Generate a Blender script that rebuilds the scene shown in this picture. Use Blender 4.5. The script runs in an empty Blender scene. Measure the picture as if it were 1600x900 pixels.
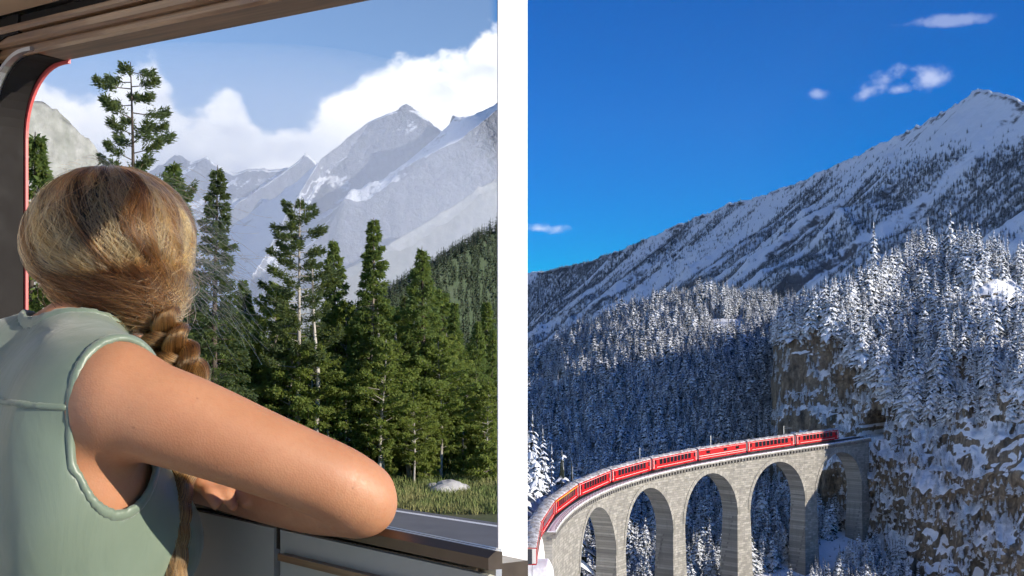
import bpy, bmesh, math, random
import numpy as np
from mathutils import Vector, Matrix

# ------------------------------------------------------------------ camera, sky, sun, exposure
SC = bpy.context.scene
COL = SC.collection
F, CX, HY = 1900.0, 800.0, 560.0          # focal length in photo pixels, principal column, horizon row
cam_d = bpy.data.cameras.new('camera'); cam = bpy.data.objects.new('camera', cam_d); COL.objects.link(cam)
cam_d.sensor_width = 36.0; cam_d.sensor_fit = 'HORIZONTAL'; cam_d.lens = F / 1600.0 * 36.0
cam_d.shift_y = (HY - 450.0) / 1600.0
cam_d.clip_start = 0.05; cam_d.clip_end = 60000.0
cam.location = (0, 0, 0); cam.rotation_euler = (math.radians(90), 0, 0)
SC.camera = cam

SUN_AZ = Vector((0.915, -0.403)).normalized(); SUN_EL = math.radians(17)
SUN_DIR = Vector((SUN_AZ.x * math.cos(SUN_EL), SUN_AZ.y * math.cos(SUN_EL), math.sin(SUN_EL)))
sun_d = bpy.data.lights.new('sun', 'SUN'); sun = bpy.data.objects.new('sun', sun_d); COL.objects.link(sun)
sun_d.energy = 2.7; sun_d.angle = math.radians(0.5); sun_d.color = (1.0, 0.91, 0.78)
sun.rotation_euler = SUN_DIR.to_track_quat('Z', 'Y').to_euler()

SC.view_settings.view_transform = 'Standard'; SC.view_settings.look = 'None'
SC.view_settings.exposure = 1.35; SC.view_settings.gamma = 1.0; SC.view_settings.use_curve_mapping = False
SC.cycles.use_denoising = True; SC.cycles.use_adaptive_sampling = True; SC.cycles.adaptive_threshold = 0.025; SC.cycles.adaptive_min_samples = 24
SC.cycles.max_bounces = 8; SC.cycles.transparent_max_bounces = 12; SC.cycles.volume_bounces = 1

class NT:
    """tiny helper round a node tree"""
    def __init__(s, tree): s.t = tree; s.n = tree.nodes; s.l = tree.links
    def node(s, kind, props=None, **ins):
        nd = s.n.new(kind)
        for k, v in (props or {}).items(): setattr(nd, k, v)
        for k, v in ins.items():
            k = k.replace('_', ' ') if k.replace('_', ' ') in nd.inputs else k
            s.set(nd, k, v)
        return nd
    def set(s, nd, k, v):
        sock = nd.inputs[int(k[1:])] if (isinstance(k, str) and k[0] == 'i' and k[1:].isdigit()) else nd.inputs[k]
        if isinstance(v, bpy.types.NodeSocket): s.l.new(v, sock)
        elif isinstance(v, bpy.types.Node): s.l.new(v.outputs[0], sock)
        else:
            if sock.type == 'RGBA' and isinstance(v, (tuple, list)) and len(v) == 3: v = (*v, 1)
            sock.default_value = v
    def math(s, op, a, b=0.0, c=None, clamp=False):
        nd = s.n.new('ShaderNodeMath'); nd.operation = op; nd.use_clamp = clamp
        s.set(nd, 'i0', a); s.set(nd, 'i1', b)
        if c is not None: s.set(nd, 'i2', c)
        return nd.outputs[0]
    def mix(s, f, a, b, mode='MIX'):
        nd = s.n.new('ShaderNodeMix'); nd.data_type = 'RGBA'; nd.blend_type = mode
        s.set(nd, 'i0', f); s.set(nd, 'i6', a); s.set(nd, 'i7', b)
        return nd.outputs[2]
    def ramp(s, f, stops, interp='LINEAR'):
        nd = s.n.new('ShaderNodeValToRGB'); cr = nd.color_ramp; cr.interpolation = interp
        while len(cr.elements) < len(stops): cr.elements.new(0.5)
        for e, (p, c) in zip(cr.elements, stops):
            e.position = p; e.color = (c, c, c, 1) if not isinstance(c, (tuple, list)) else ((*c, 1) if len(c) == 3 else c)
        s.set(nd, 'i0', f); return nd.outputs[0]
    def rng(s, v, a, b, c=0.0, d=1.0, smooth=False):
        nd = s.n.new('ShaderNodeMapRange'); nd.interpolation_type = 'SMOOTHSTEP' if smooth else 'LINEAR'
        for k, x in zip(('i0', 'i1', 'i2', 'i3', 'i4'), (v, a, b, c, d)): s.set(nd, k, x)
        return nd.outputs[0]
    def noise(s, vec, scale, detail=4.0, rough=0.55, out=0, dist=0.0):
        nd = s.n.new('ShaderNodeTexNoise'); s.set(nd, 'Scale', scale); s.set(nd, 'Detail', detail); s.set(nd, 'Roughness', rough)
        s.set(nd, 'Distortion', dist)
        if vec is not None: s.set(nd, 'Vector', vec)
        return nd.outputs[out]
    def mapping(s, vec, scale=(1, 1, 1), loc=(0, 0, 0), rot=(0, 0, 0)):
        nd = s.n.new('ShaderNodeMapping'); s.set(nd, 'Vector', vec); s.set(nd, 'Scale', scale); s.set(nd, 'Location', loc); s.set(nd, 'Rotation', rot)
        return nd.outputs[0]

# ---- world: a Nishita sky, hazier towards the glacier, with a cumulus bank and a few wisps
W = bpy.data.worlds.new('World'); SC.world = W; W.use_nodes = True
def build_world():
    t = NT(W.node_tree); t.n.clear()
    out = t.node('ShaderNodeOutputWorld'); bg = t.node('ShaderNodeBackground')
    sky = t.n.new('ShaderNodeTexSky'); sky.sky_type = 'NISHITA'; sky.sun_disc = False
    sky.sun_elevation = SUN_EL; sky.sun_rotation = math.atan2(SUN_AZ.x, SUN_AZ.y)
    sky.altitude = 1800; sky.air_density = 1.0; sky.dust_density = 0.4; sky.ozone_density = 2.0
    tc = t.node('ShaderNodeTexCoord'); d = tc.outputs['Generated']
    sep = t.node('ShaderNodeSeparateXYZ', None, Vector=d)
    az = t.math('ARCTAN2', sep.outputs[0], sep.outputs[1])          # 0 = straight ahead, + = right
    el = t.math('ARCSINE', sep.outputs[2])
    right = t.rng(az, -0.02, 0.012, 0, 1, True)
    hsv = t.node('ShaderNodeHueSaturation', None, Color=sky.outputs[0])
    t.set(hsv, 'Saturation', t.rng(right, 0, 1, 1.05, 3.0)); t.set(hsv, 'Value', t.rng(right, 0, 1, 0.66, 0.57))
    t.set(hsv, 'Hue', t.rng(right, 0, 1, 0.508, 0.514))
    skyc = t.mix(1.0, hsv.outputs[0], t.mix(right, (1, 1, 1), (0.22, 0.79, 1.04)), 'MULTIPLY')
    # cumulus bank: top edge rises and falls with azimuth, billowed by noise
    n_edge = t.noise(t.mapping(d, (1, 1, 1.15)), 9.0, 4.0, 0.60)
    n_fine = t.noise(t.mapping(d, (1, 1, 1.2), (3, 1, 7)), 26.0, 4.0, 0.62)
    cv = t.n.new('ShaderNodeFloatCurve'); mp = cv.mapping; cu = mp.curves[0]
    # photo silhouette of the bank (column -> azimuth, row -> elevation)
    prof = [(-400, 250), (0, 150), (60, 140), (130, 150), (232, 84), (300, 150), (355, 135), (425, 195), (500, 165), (560, 125), (640, 90), (720, 85), (785, 40), (800, 100), (830, 620)]
    pts = []
    for px, py in prof:
        a = math.atan((px - CX) / F); e = math.atan((HY - py) / F * math.cos(a))
        pts.append(((a + 0.7) / 0.9, max(0.0, e / 0.4)))
    while len(cu.points) < len(pts): cu.points.new(0.5, 0.5)
    for p, (x, y) in zip(cu.points, pts): p.location = (x, y); p.handle_type = 'AUTO'
    mp.use_clip = False; mp.update()
    t.set(cv, 'Value', t.rng(az, -0.7, 0.2, 0, 1))
    top = t.math('MULTIPLY', cv.outputs[0], 0.4)
    jag = t.math('ADD', t.math('MULTIPLY', t.math('SUBTRACT', n_edge, 0.5), 0.085), t.math('MULTIPLY', t.math('SUBTRACT', n_fine, 0.5), 0.05))
    dif = t.math('SUBTRACT', t.math('ADD', top, jag), el)
    cov = t.rng(dif, -0.003, 0.012, 0, 1, True)
    cov = t.math('MULTIPLY', cov, t.rng(az, 0.012, -0.006, 0, 1, True))
    shade = t.noise(t.mapping(d, (1, 1, 1.7), (0.3, 0, 0.012)), 13.0, 3.0, 0.6)
    cl = t.ramp(t.math('ADD', shade, t.math('MULTIPLY', dif, -1.2)), [(0.26, (3.3, 3.5, 4.1)), (0.44, (4.9, 5.0, 5.2)), (0.58, (6.2, 6.1, 6.0))])
    c1 = t.mix(cov, skyc, cl)
    wm = None
    # one drifting group of small clouds beside the summit
    def puff(px, py, rx, ry, rot, amt):
        a = math.atan((px - CX) / F); e = math.atan((HY - py) / F * math.cos(a))
        u = t.math('SUBTRACT', az, a); v = t.math('SUBTRACT', el, e)
        c, s_ = math.cos(rot), math.sin(rot)
        uu = t.math('DIVIDE', t.math('ADD', t.math('MULTIPLY', u, c), t.math('MULTIPLY', v, s_)), rx / F)
        vv = t.math('DIVIDE', t.math('SUBTRACT', t.math('MULTIPLY', v, c), t.math('MULTIPLY', u, s_)), ry / F)
        r = t.math('SQRT', t.math('ADD', t.math('MULTIPLY', uu, uu), t.math('MULTIPLY', vv, vv)))
        r = t.math('ADD', r, t.math('MULTIPLY', t.math('SUBTRACT', n_fine, 0.5), 3.4))
        r = t.math('ADD', r, t.math('MULTIPLY', t.math('SUBTRACT', n_edge, 0.5), 1.6))
        return t.rng(r, 1.15, 0.05, 0, amt, True)
    for p in ((1362, 140, 52, 18, 0.55, 0.5), (1452, 122, 28, 24, 0.2, 0.5), (1405, 140, 20, 14, 0, 0.4), (1278, 146, 20, 10, 0.0, 0.34),
              (840, 357, 40, 10, 0.0, 0.75), (1480, 33, 80, 8, 0, 0.28)):
        q = puff(*p); wm = q if wm is None else t.math('MAXIMUM', wm, q)
    c2 = t.mix(wm, c1, (3.9, 4.1, 4.8))
    t.set(bg, 'Color', c2); bg.inputs['Strength'].default_value = 0.10
    t.l.new(bg.outputs[0], out.inputs[0])
build_world()
W.cycles.sampling_method = 'MANUAL'; W.cycles.sample_map_resolution = 256

# ------------------------------------------------------------------ helpers
def P(px, py, d):
    """world point seen at photo pixel (px, py) when it stands d metres ahead"""
    return Vector(((px - CX) / F * d, d, (HY - py) / F * d))

def tag(o, label=None, cat=None, group=None, kind=None):
    if label: o['label'] = label
    if cat: o['category'] = cat
    if group: o['group'] = group
    if kind: o['kind'] = kind
    return o

def link(name, data, mat=None, parent=None, loc=None):
    o = bpy.data.objects.new(name, data); COL.objects.link(o)
    if mat is not None and data is not None and hasattr(data, 'materials'):
        data.materials.clear(); data.materials.append(mat)
    if parent is not None: o.parent = parent
    if loc is not None: o.location = loc
    return o

def empty(name, loc=(0, 0, 0), rz=0.0):
    o = bpy.data.objects.new(name, None); COL.objects.link(o); o.location = loc; o.rotation_euler = (0, 0, rz)
    o.empty_display_size = 0.3
    return o

def np_mesh(name, verts, faces, smooth=False, uv=None):
    """verts (n,3); faces (m,k) array with k = 3 or 4, or a list of index tuples"""
    me = bpy.data.meshes.new(name)
    if isinstance(faces, np.ndarray):
        verts = np.asarray(verts, np.float32); k = faces.shape[1]
        me.vertices.add(len(verts)); me.vertices.foreach_set('co', verts.ravel())
        me.loops.add(faces.size); me.loops.foreach_set('vertex_index', faces.astype(np.int32).ravel())
        me.polygons.add(len(faces))
        me.polygons.foreach_set('loop_start', np.arange(0, faces.size, k, dtype=np.int32))
        me.polygons.foreach_set('loop_total', np.full(len(faces), k, np.int32))
        if uv is not None:
            l = me.uv_layers.new(name='UVMap'); l.data.foreach_set('uv', np.asarray(uv, np.float32)[faces.ravel()].ravel())
        me.update(calc_edges=True)
    else:
        me.from_pydata([tuple(v) for v in verts], [], faces)
        if uv is not None:
            l = me.uv_layers.new(name='UVMap')
            for lp in me.loops: l.data[lp.index].uv = uv[lp.vertex_index]
    if smooth: me.polygons.foreach_set('use_smooth', np.ones(len(me.polygons), bool))
    me.validate()
    return me

def grid_faces(nu, nv, wrap=False):
    i = np.arange(nu - 1)[:, None]; j = np.arange(nv if wrap else nv - 1)[None, :]; j2 = (j + 1) % nv
    a = i * nv + j; b = (i + 1) * nv + j; c = (i + 1) * nv + j2; d = i * nv + j2
    return np.stack([a, b, c, d], -1).reshape(-1, 4)

class MB:
    """collects simple solids into one mesh"""
    def __init__(s): s.v = []; s.f = []
    def box(s, c, size, R=None):
        b = len(s.v); R = R or Matrix.Identity(3); c = Vector(c)
        for x in (-.5, .5):
            for y in (-.5, .5):
                for z in (-.5, .5): s.v.append(c + R @ Vector((x * size[0], y * size[1], z * size[2])))
        for q in ((0, 1, 3, 2), (4, 6, 7, 5), (0, 4, 5, 1), (2, 3, 7, 6), (0, 2, 6, 4), (1, 5, 7, 3)): s.f.append(tuple(b + k for k in q))
        return s
    def prism(s, ring_a, ring_b, caps=True):
        b = len(s.v); n = len(ring_a); s.v += [Vector(p) for p in ring_a] + [Vector(p) for p in ring_b]
        for k in range(n): s.f.append((b + k, b + (k + 1) % n, b + n + (k + 1) % n, b + n + k))
        if caps: s.f.append(tuple(b + n - 1 - k for k in range(n))); s.f.append(tuple(b + n + k for k in range(n)))
        return s
    def tube(s, pts, rad, n=8, caps=True):
        pts = [Vector(p) for p in pts]; rads = rad if isinstance(rad, (list, tuple)) else [rad] * len(pts)
        b = len(s.v); up = Vector((0, 0, 1)); ref = None
        for i, p in enumerate(pts):
            t = (pts[min(i + 1, len(pts) - 1)] - pts[max(i - 1, 0)]).normalized()
            if ref is None: ref = t.orthogonal().normalized()
            ref = (ref - t * ref.dot(t)).normalized(); w = t.cross(ref)
            for k in range(n):
                a = 2 * math.pi * k / n; s.v.append(p + (ref * math.cos(a) + w * math.sin(a)) * rads[i])
        for i in range(len(pts) - 1):
            for k in range(n):
                s.f.append((b + i * n + k, b + i * n + (k + 1) % n, b + (i + 1) * n + (k + 1) % n, b + (i + 1) * n + k))
        if caps:
            s.f.append(tuple(b + n - 1 - k for k in range(n))); e = b + (len(pts) - 1) * n; s.f.append(tuple(e + k for k in range(n)))
        return s
    def mesh(s, name, smooth=False): return np_mesh(name, s.v, s.f, smooth)
    def build(s, name, mat, parent=None, smooth=False): return link(name, s.mesh(name, smooth), mat, parent)

# numpy noise
def _hash(ix, iy, iz, seed):
    h = (ix.astype(np.int64) * 374761393 + iy.astype(np.int64) * 668265263 + iz.astype(np.int64) * 2147483647 + seed * 144665) & 0xffffffff
    h = ((h ^ (h >> 13)) * 1274126177) & 0xffffffff
    h = ((h ^ (h >> 16)) * 2246822519) & 0xffffffff
    return ((h ^ (h >> 15)) & 0xffffff) / float(0xffffff)
def vnoise(p, seed=0):
    p = np.asarray(p, np.float64); i = np.floor(p); f = p - i; u = f * f * f * (f * (f * 6 - 15) + 10)
    x, y, z = i[..., 0], i[..., 1], i[..., 2]; r = 0
    for dx in (0, 1):
        wx = u[..., 0] if dx else 1 - u[..., 0]
        for dy in (0, 1):
            wy = u[..., 1] if dy else 1 - u[..., 1]
            for dz in (0, 1):
                wz = u[..., 2] if dz else 1 - u[..., 2]
                r = r + wx * wy * wz * _hash(x + dx, y + dy, z + dz, seed)
    return r * 2 - 1
def fbm(p, oct=5, gain=0.5, lac=2.03, seed=0):
    p = np.asarray(p, np.float64); a = 1.0; s = 0; n = 0
    for k in range(oct):
        s = s + a * vnoise(p + 17.3 * k, seed + k); n += a; a *= gain; p = p * lac
    return s / n
def ridged(p, oct=5, gain=0.5, lac=2.1, seed=0):
    p = np.asarray(p, np.float64); a = 1.0; s = 0; n = 0
    for k in range(oct):
        s = s + a * (1 - np.abs(vnoise(p + 9.7 * k, seed + k))) ** 2; n += a; a *= gain; p = p * lac
    return s / n
def sstep(a, b, x):
    t = np.clip((x - a) / (b - a), 0, 1); return t * t * (3 - 2 * t)

# materials
def new_mat(name):
    m = bpy.data.materials.new(name); m.use_nodes = True; t = NT(m.node_tree); t.n.clear()
    out = t.node('ShaderNodeOutputMaterial'); b = t.node('ShaderNodeBsdfPrincipled'); t.l.new(b.outputs[0], out.inputs[0])
    t.out = out; t.b = b; t.tc = t.node('ShaderNodeTexCoord'); t.geo = t.node('ShaderNodeNewGeometry')
    return m, t
def bump(t, h, strength=0.3, dist=0.02):
    nd = t.node('ShaderNodeBump', None, Strength=strength, Distance=dist, Height=h); t.set(t.b, 'Normal', nd.outputs[0]); return nd
def plain(name, col, rough=0.5, metal=0.0, var=0.12, scale=8.0, bmp=0.0, spec=0.5, coat=0.0):
    m, t = new_mat(name); n = t.noise(t.tc.outputs['Object'], scale, 5, 0.6)
    c = t.mix(n, tuple(x * (1 - var) for x in col), tuple(min(1, x * (1 + var)) for x in col))
    t.set(t.b, 'Base Color', c); t.set(t.b, 'Roughness', t.rng(n, 0.3, 0.7, rough * 0.85, min(1, rough * 1.15))); t.b.inputs['Metallic'].default_value = metal
    t.b.inputs['Specular IOR Level'].default_value = spec; t.b.inputs['Coat Weight'].default_value = coat
    if bmp: bump(t, n, bmp, 0.01)
    return m
# ------------------------------------------------------------------ materials of the setting
def snow_rock_mat(name, rock_a, rock_b, snow_lo, snow_hi, nscale, snow=(0.86, 0.88, 0.92), bmp=0.6, bdist=1.0, streak=1.0, hmask=None):
    m, t = new_mat(name); pos = t.geo.outputs['Position']
    n1 = t.noise(pos, nscale, 8, 0.62); n2 = t.noise(t.mapping(pos, (3.2, 3.2, 0.5 * streak)), nscale * 1.6, 6, 0.65); n3 = t.noise(pos, nscale * 7, 5, 0.6)
    rock = t.mix(t.rng(n2, 0.32, 0.68), rock_a, rock_b)
    rock = t.mix(t.rng(n3, 0.35, 0.7, 0, 0.6), rock, tuple(x * 0.45 for x in rock_a))
    nz = t.node('ShaderNodeSeparateXYZ', None, Vector=t.geo.outputs['Normal']).outputs[2]
    f = t.math('ADD', nz, t.math('MULTIPLY', t.math('SUBTRACT', n1, 0.5), 0.9)); f = t.math('ADD', f, t.math('MULTIPLY', t.math('SUBTRACT', n3, 0.5), 0.5))
    if hmask:
        z = t.node('ShaderNodeSeparateXYZ', None, Vector=pos).outputs[2]; f = t.math('ADD', f, t.rng(z, hmask[0], hmask[1], -hmask[2], hmask[2]))
    f = t.rng(f, snow_lo, snow_hi, 0, 1, True)
    t.set(t.b, 'Base Color', t.mix(f, rock, snow)); t.set(t.b, 'Roughness', t.rng(f, 0, 1, 0.9, 0.6)); t.b.inputs['Specular IOR Level'].default_value = 0.25
    bump(t, t.math('ADD', n1, t.math('MULTIPLY', n3, 0.4)), bmp, bdist)
    return m
M = {}
M['massif'] = snow_rock_mat('massif_rock_and_glacier', (0.17, 0.185, 0.22), (0.30, 0.31, 0.35), 0.52, 0.64, 0.0042, bmp=0.9, bdist=45)
M['grey_slope'] = snow_rock_mat('grey_scree_slope', (0.26, 0.27, 0.24), (0.38, 0.38, 0.36), 0.95, 1.3, 0.004, bmp=0.6, bdist=20)
M['peak'] = snow_rock_mat('snow_peak', (0.10, 0.10, 0.11), (0.20, 0.19, 0.18), 0.46, 0.62, 0.012, bmp=0.5, bdist=10)
M['cliff'] = snow_rock_mat('limestone_cliff', (0.055, 0.048, 0.040), (0.40, 0.32, 0.225), 0.41, 0.52, 0.13, bmp=0.9, bdist=1.2, streak=0.7)
def snow_ground_mat():
    m, t = new_mat('snow_ground'); pos = t.geo.outputs['Position']
    n = t.noise(pos, 0.05, 8, 0.6); n2 = t.noise(pos, 0.6, 5, 0.6)
    t.set(t.b, 'Base Color', t.mix(t.rng(n2, 0.60, 0.72), (0.86, 0.88, 0.92), (0.20, 0.19, 0.17))); t.b.inputs['Roughness'].default_value = 0.65
    bump(t, t.math('ADD', n, t.math('MULTIPLY', n2, 0.3)), 0.5, 1.5); return m
M['snow'] = snow_ground_mat()
def grass_ground_mat():
    m, t = new_mat('meadow_ground'); pos = t.geo.outputs['Position']
    n = t.noise(pos, 0.35, 6, 0.6); n2 = t.noise(pos, 6, 6, 0.7)
    c = t.mix(t.rng(n, 0.35, 0.65), (0.075, 0.115, 0.028), (0.14, 0.14, 0.05)); c = t.mix(t.rng(n2, 0.4, 0.7, 0, 0.6), c, (0.05, 0.05, 0.02))
    # snow takes over where the bank falls away into the winter gorge
    x = t.node('ShaderNodeSeparateXYZ', None, Vector=pos)
    s = t.rng(t.math('ADD', x.outputs[2], t.math('MULTIPLY', t.math('SUBTRACT', n, 0.5), 6.0)), -8.5, -11.5, 0, 1, True)
    # plus unseen snow behind the carriage, added to bounce light into it
    q = t.math('ADD', t.math('MULTIPLY', x.outputs[0], 0.641), t.math('MULTIPLY', x.outputs[1], 0.766))
    s = t.math('MAXIMUM', s, t.rng(t.math('ADD', q, t.math('MULTIPLY', n, 1.2)), -0.2, -1.8, 0, 1, True))
    t.set(t.b, 'Base Color', t.mix(s, c, (0.86, 0.88, 0.92))); t.b.inputs['Roughness'].default_value = 0.9
    bump(t, n2, 0.7, 0.08); return m
M['meadow'] = grass_ground_mat()
def asphalt_mat():
    m, t = new_mat('asphalt'); pos = t.geo.outputs['Position']
    n = t.noise(pos, 40, 4, 0.7); n2 = t.noise(pos, 0.8, 5, 0.6)
    c = t.mix(n, (0.11, 0.11, 0.115), (0.17, 0.17, 0.17)); c = t.mix(t.rng(n2, 0.4, 0.65, 0, 0.5), c, (0.20, 0.20, 0.195))
    t.set(t.b, 'Base Color', c); t.b.inputs['Roughness'].default_value = 0.75; bump(t, n, 0.3, 0.01); return m
M['asphalt'] = asphalt_mat()
M['line_paint'] = plain('road_paint', (0.78, 0.78, 0.76), 0.6, var=0.1, scale=3)

# ------------------------------------------------------------------ terrain
def near_h(x, y):
    """ground round the carriage: an embankment, the road terrace on the left, the gorge on the right"""
    u = np.array([-0.766, 0.641]); n = np.array([0.641, 0.766])
    q = x * n[0] + y * n[1] - 0.95                      # distance out from the carriage wall
    z_emb = -2.6 - sstep(1.8, 9.0, q) * 2.2
    z_far = -4.8 - 0.004 * np.maximum(y - 60, 0)
    z = np.where(q > 9, np.minimum(z_emb, z_far + 0 * x), z_emb)
    # forest bank beyond the road
    z = z + sstep(46, 54, y + 0.14 * x) * 0.5 + sstep(54, 120, y) * 1.0
    # drop into the gorge to the right of a line running ahead, and beyond the headland
    e = x - (0.05 + 0.004 * y) - 0.25 * fbm(np.stack([x * 0.15, y * 0.12, 0 * x], -1), 3, seed=5)
    e = np.maximum(e, 0)
    z = z - (np.minimum(e * 12, 14) + np.minimum(e * 0.9, 62)) * sstep(4, 14, y + q)
    hd = np.maximum(y - 60 - np.maximum(-x - 6, 0) * 1.3, 0)
    z = z - np.minimum(hd * 0.7, 40)
    z = z + 0.06 * fbm(np.stack([x * 0.5, y * 0.5, 0 * x], -1), 4, seed=3)
    return np.maximum(z, -88)
def build_near_ground():
    # rows run ahead, dense near the carriage
    ys = np.concatenate([np.linspace(-160, -32, 20), np.linspace(-30, 30, 61), 30 * (240 / 30) ** np.linspace(0.02, 1, 120)])
    xs = np.concatenate([-(np.linspace(0, 1, 70)[::-1] ** 2) * 160 - 0.5, np.linspace(0, 3, 40), 3 + 77 * np.linspace(0.03, 1, 40)])
    Y, X = np.meshgrid(ys, xs, indexing='ij'); Z = near_h(X, Y)
    o = link('meadow', np_mesh('meadow', np.stack([X, Y, Z], -1).reshape(-1, 3), grid_faces(len(ys), len(xs))[:, ::-1], True), M['meadow'])
    tag(o, 'grassy terrace and railway bank falling away to the snowy gorge', kind='structure')
build_near_ground()

# road: straight strip crossing the left window, white edge line, grass verge
def road_strip(name, off0, off1, dz, mat, label, n=60):
    # centre line passes in front of the trees; direction taken from the painted edge line in the photo
    a = P(626, 809, 37.5); b = P(775, 833, 34.3); a.z = b.z = 0
    d = (b - a).normalized(); nrm = Vector((-d.y, d.x, 0))           # + = away from the train
    vs = []; uvs = []
    for i in range(n + 1):
        for o_ in (off0, off1):
            e = (0.15 - a.x - nrm.x * o_) / d.x; s = -90 + (e + 90) * i / n; p = a + d * s + nrm * o_; vs.append((p.x, p.y, float(near_h(np.array(p.x), np.array(p.y))) * 0 - 4.80 + dz)); uvs.append((s, o_))
    fs = [(2 * i, 2 * i + 2, 2 * i + 3, 2 * i + 1) for i in range(n)]
    o = link(name, np_mesh(name, vs, fs, uv=uvs), mat); tag(o, label, kind='structure'); return o
road_strip('road', -13.0, 0.35, 0.10, M['asphalt'], 'grey two lane road running past below the train window')
road_strip('road_marking', -0.25, -0.02, 0.104, M['line_paint'], 'white edge line painted along the far side of the road')
road_strip('road_marking', -6.8, -6.6, 0.104, M['line_paint'], 'white edge line painted along the near side of the road')

# wide valley floor reaching the horizon
def valley_floor():
    n = 90; ang = np.linspace(0, 2 * math.pi, 97)[:-1]; r = np.concatenate([[0], 150 * (200) ** np.linspace(0, 1, n - 1)])
    R, A = np.meshgrid(r, ang, indexing='ij'); X = R * np.sin(A); Y = 200 + R * np.cos(A)
    Z = -92 + 6 * fbm(np.stack([X / 300, Y / 300, 0 * X], -1), 4, seed=11)
    o = link('ground', np_mesh('ground', np.stack([X, Y, Z], -1).reshape(-1, 3), grid_faces(n, 96, True), True), M['snow'])
    tag(o, 'snow covered valley floor at the bottom of the gorge', kind='structure')
valley_floor()

def massif(name, label, ridge, fall, length, drop, nu, nv, mat, amp, nsc, seed, prof=1.0, back=0.5, ridge_jag=0.0, gully=0.0, rw=0.10):
    """mountain from a ridge polyline [(px, py, depth)]: flank falls along `fall` (plan direction), a short back slope behind"""
    R = np.array([P(*r) for r in ridge]); s = np.concatenate([[0], np.cumsum(np.linalg.norm(np.diff(R, axis=0), axis=1))])
    t = np.linspace(0, s[-1], nu); C = np.stack([np.interp(t, s, R[:, k]) for k in range(3)], -1)
    f = np.array(fall, float); f /= np.linalg.norm(f)
    nb = int(nv * 0.18); v = np.concatenate([-np.linspace(1, 0, nb, endpoint=False), np.linspace(0, 1, nv) ** 1.15])
    V = v[None, :]; L = np.where(V >= 0, V * length, V * length * back)
    X = C[:, None, 0] + f[0] * L; Y = C[:, None, 1] + f[1] * L
    Z = C[:, None, 2] - np.where(V >= 0, drop * np.abs(V) ** prof, drop * back * 0.9 * np.abs(V))
    q = np.stack([X * nsc, Y * nsc, Z * nsc * 0.6], -1)
    w = rw + sstep(0.0, 0.25, np.abs(V)) * (1 - rw)
    Z = Z + amp * w * (ridged(q, 6, seed=seed) - 0.55) * 1.6 + ridge_jag * (ridged(np.stack([C[:, 0] * nsc * 5, C[:, 1] * nsc * 5, 0 * C[:, 0]], -1), 4, seed=seed + 3) - 0.5)[:, None] * (1 - w)
    if gully:
        g = np.stack([np.repeat((t * nsc * 2.2)[:, None], len(v), 1) + 0.5 * fbm(q, 3, seed=seed + 7), np.broadcast_to(V * 0.9, X.shape), 0 * X], -1)
        Z = Z - gully * w * (ridged(g, 3, seed=seed + 5) - 0.4)
    o = link(name, np_mesh(name, np.stack([X, Y, Z], -1).reshape(-1, 3), grid_faces(nu, len(v)), True), mat)
    # faces up
    if o.data.polygons[len(o.data.polygons) // 2].normal.z < 0: o.data.flip_normals()
    tag(o, label, kind='structure')
    return o, (X, Y, Z, v, t)

# left: glacier massif far behind the larches
massif('snowy_massif', 'hazy glacier covered back range under the clouds', [(-500, 300, 12500), (120, 290, 12000), (200, 285, 12000), (265, 262, 12000), (320, 246, 12000), (365, 268, 12000), (415, 262, 12000), (455, 262, 12000), (478, 238, 12000), (500, 258, 12000), (540, 270, 12000), (780, 300, 12000), (796, 330, 12000), (800, 520, 12000)],
       (-0.9, -0.43), 5200, 2500, 360, 110, M['massif'], 330, 0.0011, 21, 0.8, 0.02, 60, rw=0.04)
massif('snowy_massif', 'broad hazy peak with a hanging glacier in the centre of the left window', [(380, 470, 7600), (450, 330, 8600), (500, 250, 9200), (540, 218, 9400), (575, 190, 9500), (608, 176, 9500), (645, 172, 9500), (668, 186, 9450), (690, 206, 9400), (712, 184, 9300), (740, 180, 9200), (770, 165, 9000), (790, 155, 8900), (798, 200, 8850), (803, 520, 8800)],
       (-0.95, -0.30), 4300, 2600, 420, 140, M['massif'], 200, 0.0013, 33, 0.85, 0.02, 16, gully=60, rw=0.03)
massif('mountain_spur', 'smooth grey green spur sloping down to the left below the hazy peak', [(440, 470, 5900), (520, 432, 6200), (580, 400, 6500), (640, 362, 6800), (700, 325, 7000), (745, 298, 7100), (776, 280, 7200), (794, 268, 7200), (802, 460, 7150)],
       (-0.95, -0.30), 2600, 1350, 220, 60, M['grey_slope'], 70, 0.002, 45, 0.9, 0.02, 20)
massif('mountain_spur', 'bare grey rock slope at the left edge of the window', [(-300, 40, 3300), (-100, 90, 3300), (40, 148, 3400), (75, 163, 3450), (105, 190, 3500), (140, 226, 3550), (160, 262, 3600), (180, 320, 3700), (200, 400, 3800), (215, 520, 3850)],
       (-0.45, -0.9), 1900, 1150, 220, 80, M['grey_slope'], 60, 0.003, 51, 0.9, 0.02, 20, gully=40)
# green valley beyond the forest terrace
def green_valley():
    ds = 150 * (9000 / 150) ** np.linspace(0, 1, 90); aa = np.linspace(-0.75, -0.004, 70)
    D, A = np.meshgrid(ds, aa, indexing='ij'); X = A * D
    Z = -45 - 30 * sstep(300, 2500, D) + 10 * fbm(np.stack([X / 200, D / 200, 0 * X], -1), 4, seed=14)
    o = link('valley', np_mesh('valley', np.stack([X, D, Z], -1).reshape(-1, 3), grid_faces(len(ds), len(aa))[:, ::-1], True), M['valley'])
    tag(o, 'wooded green valley floor far behind the larches', kind='structure')
M['valley'] = plain('wooded_valley', (0.06, 0.08, 0.035), 0.9, var=0.5, scale=0.02)
green_valley()
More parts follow.
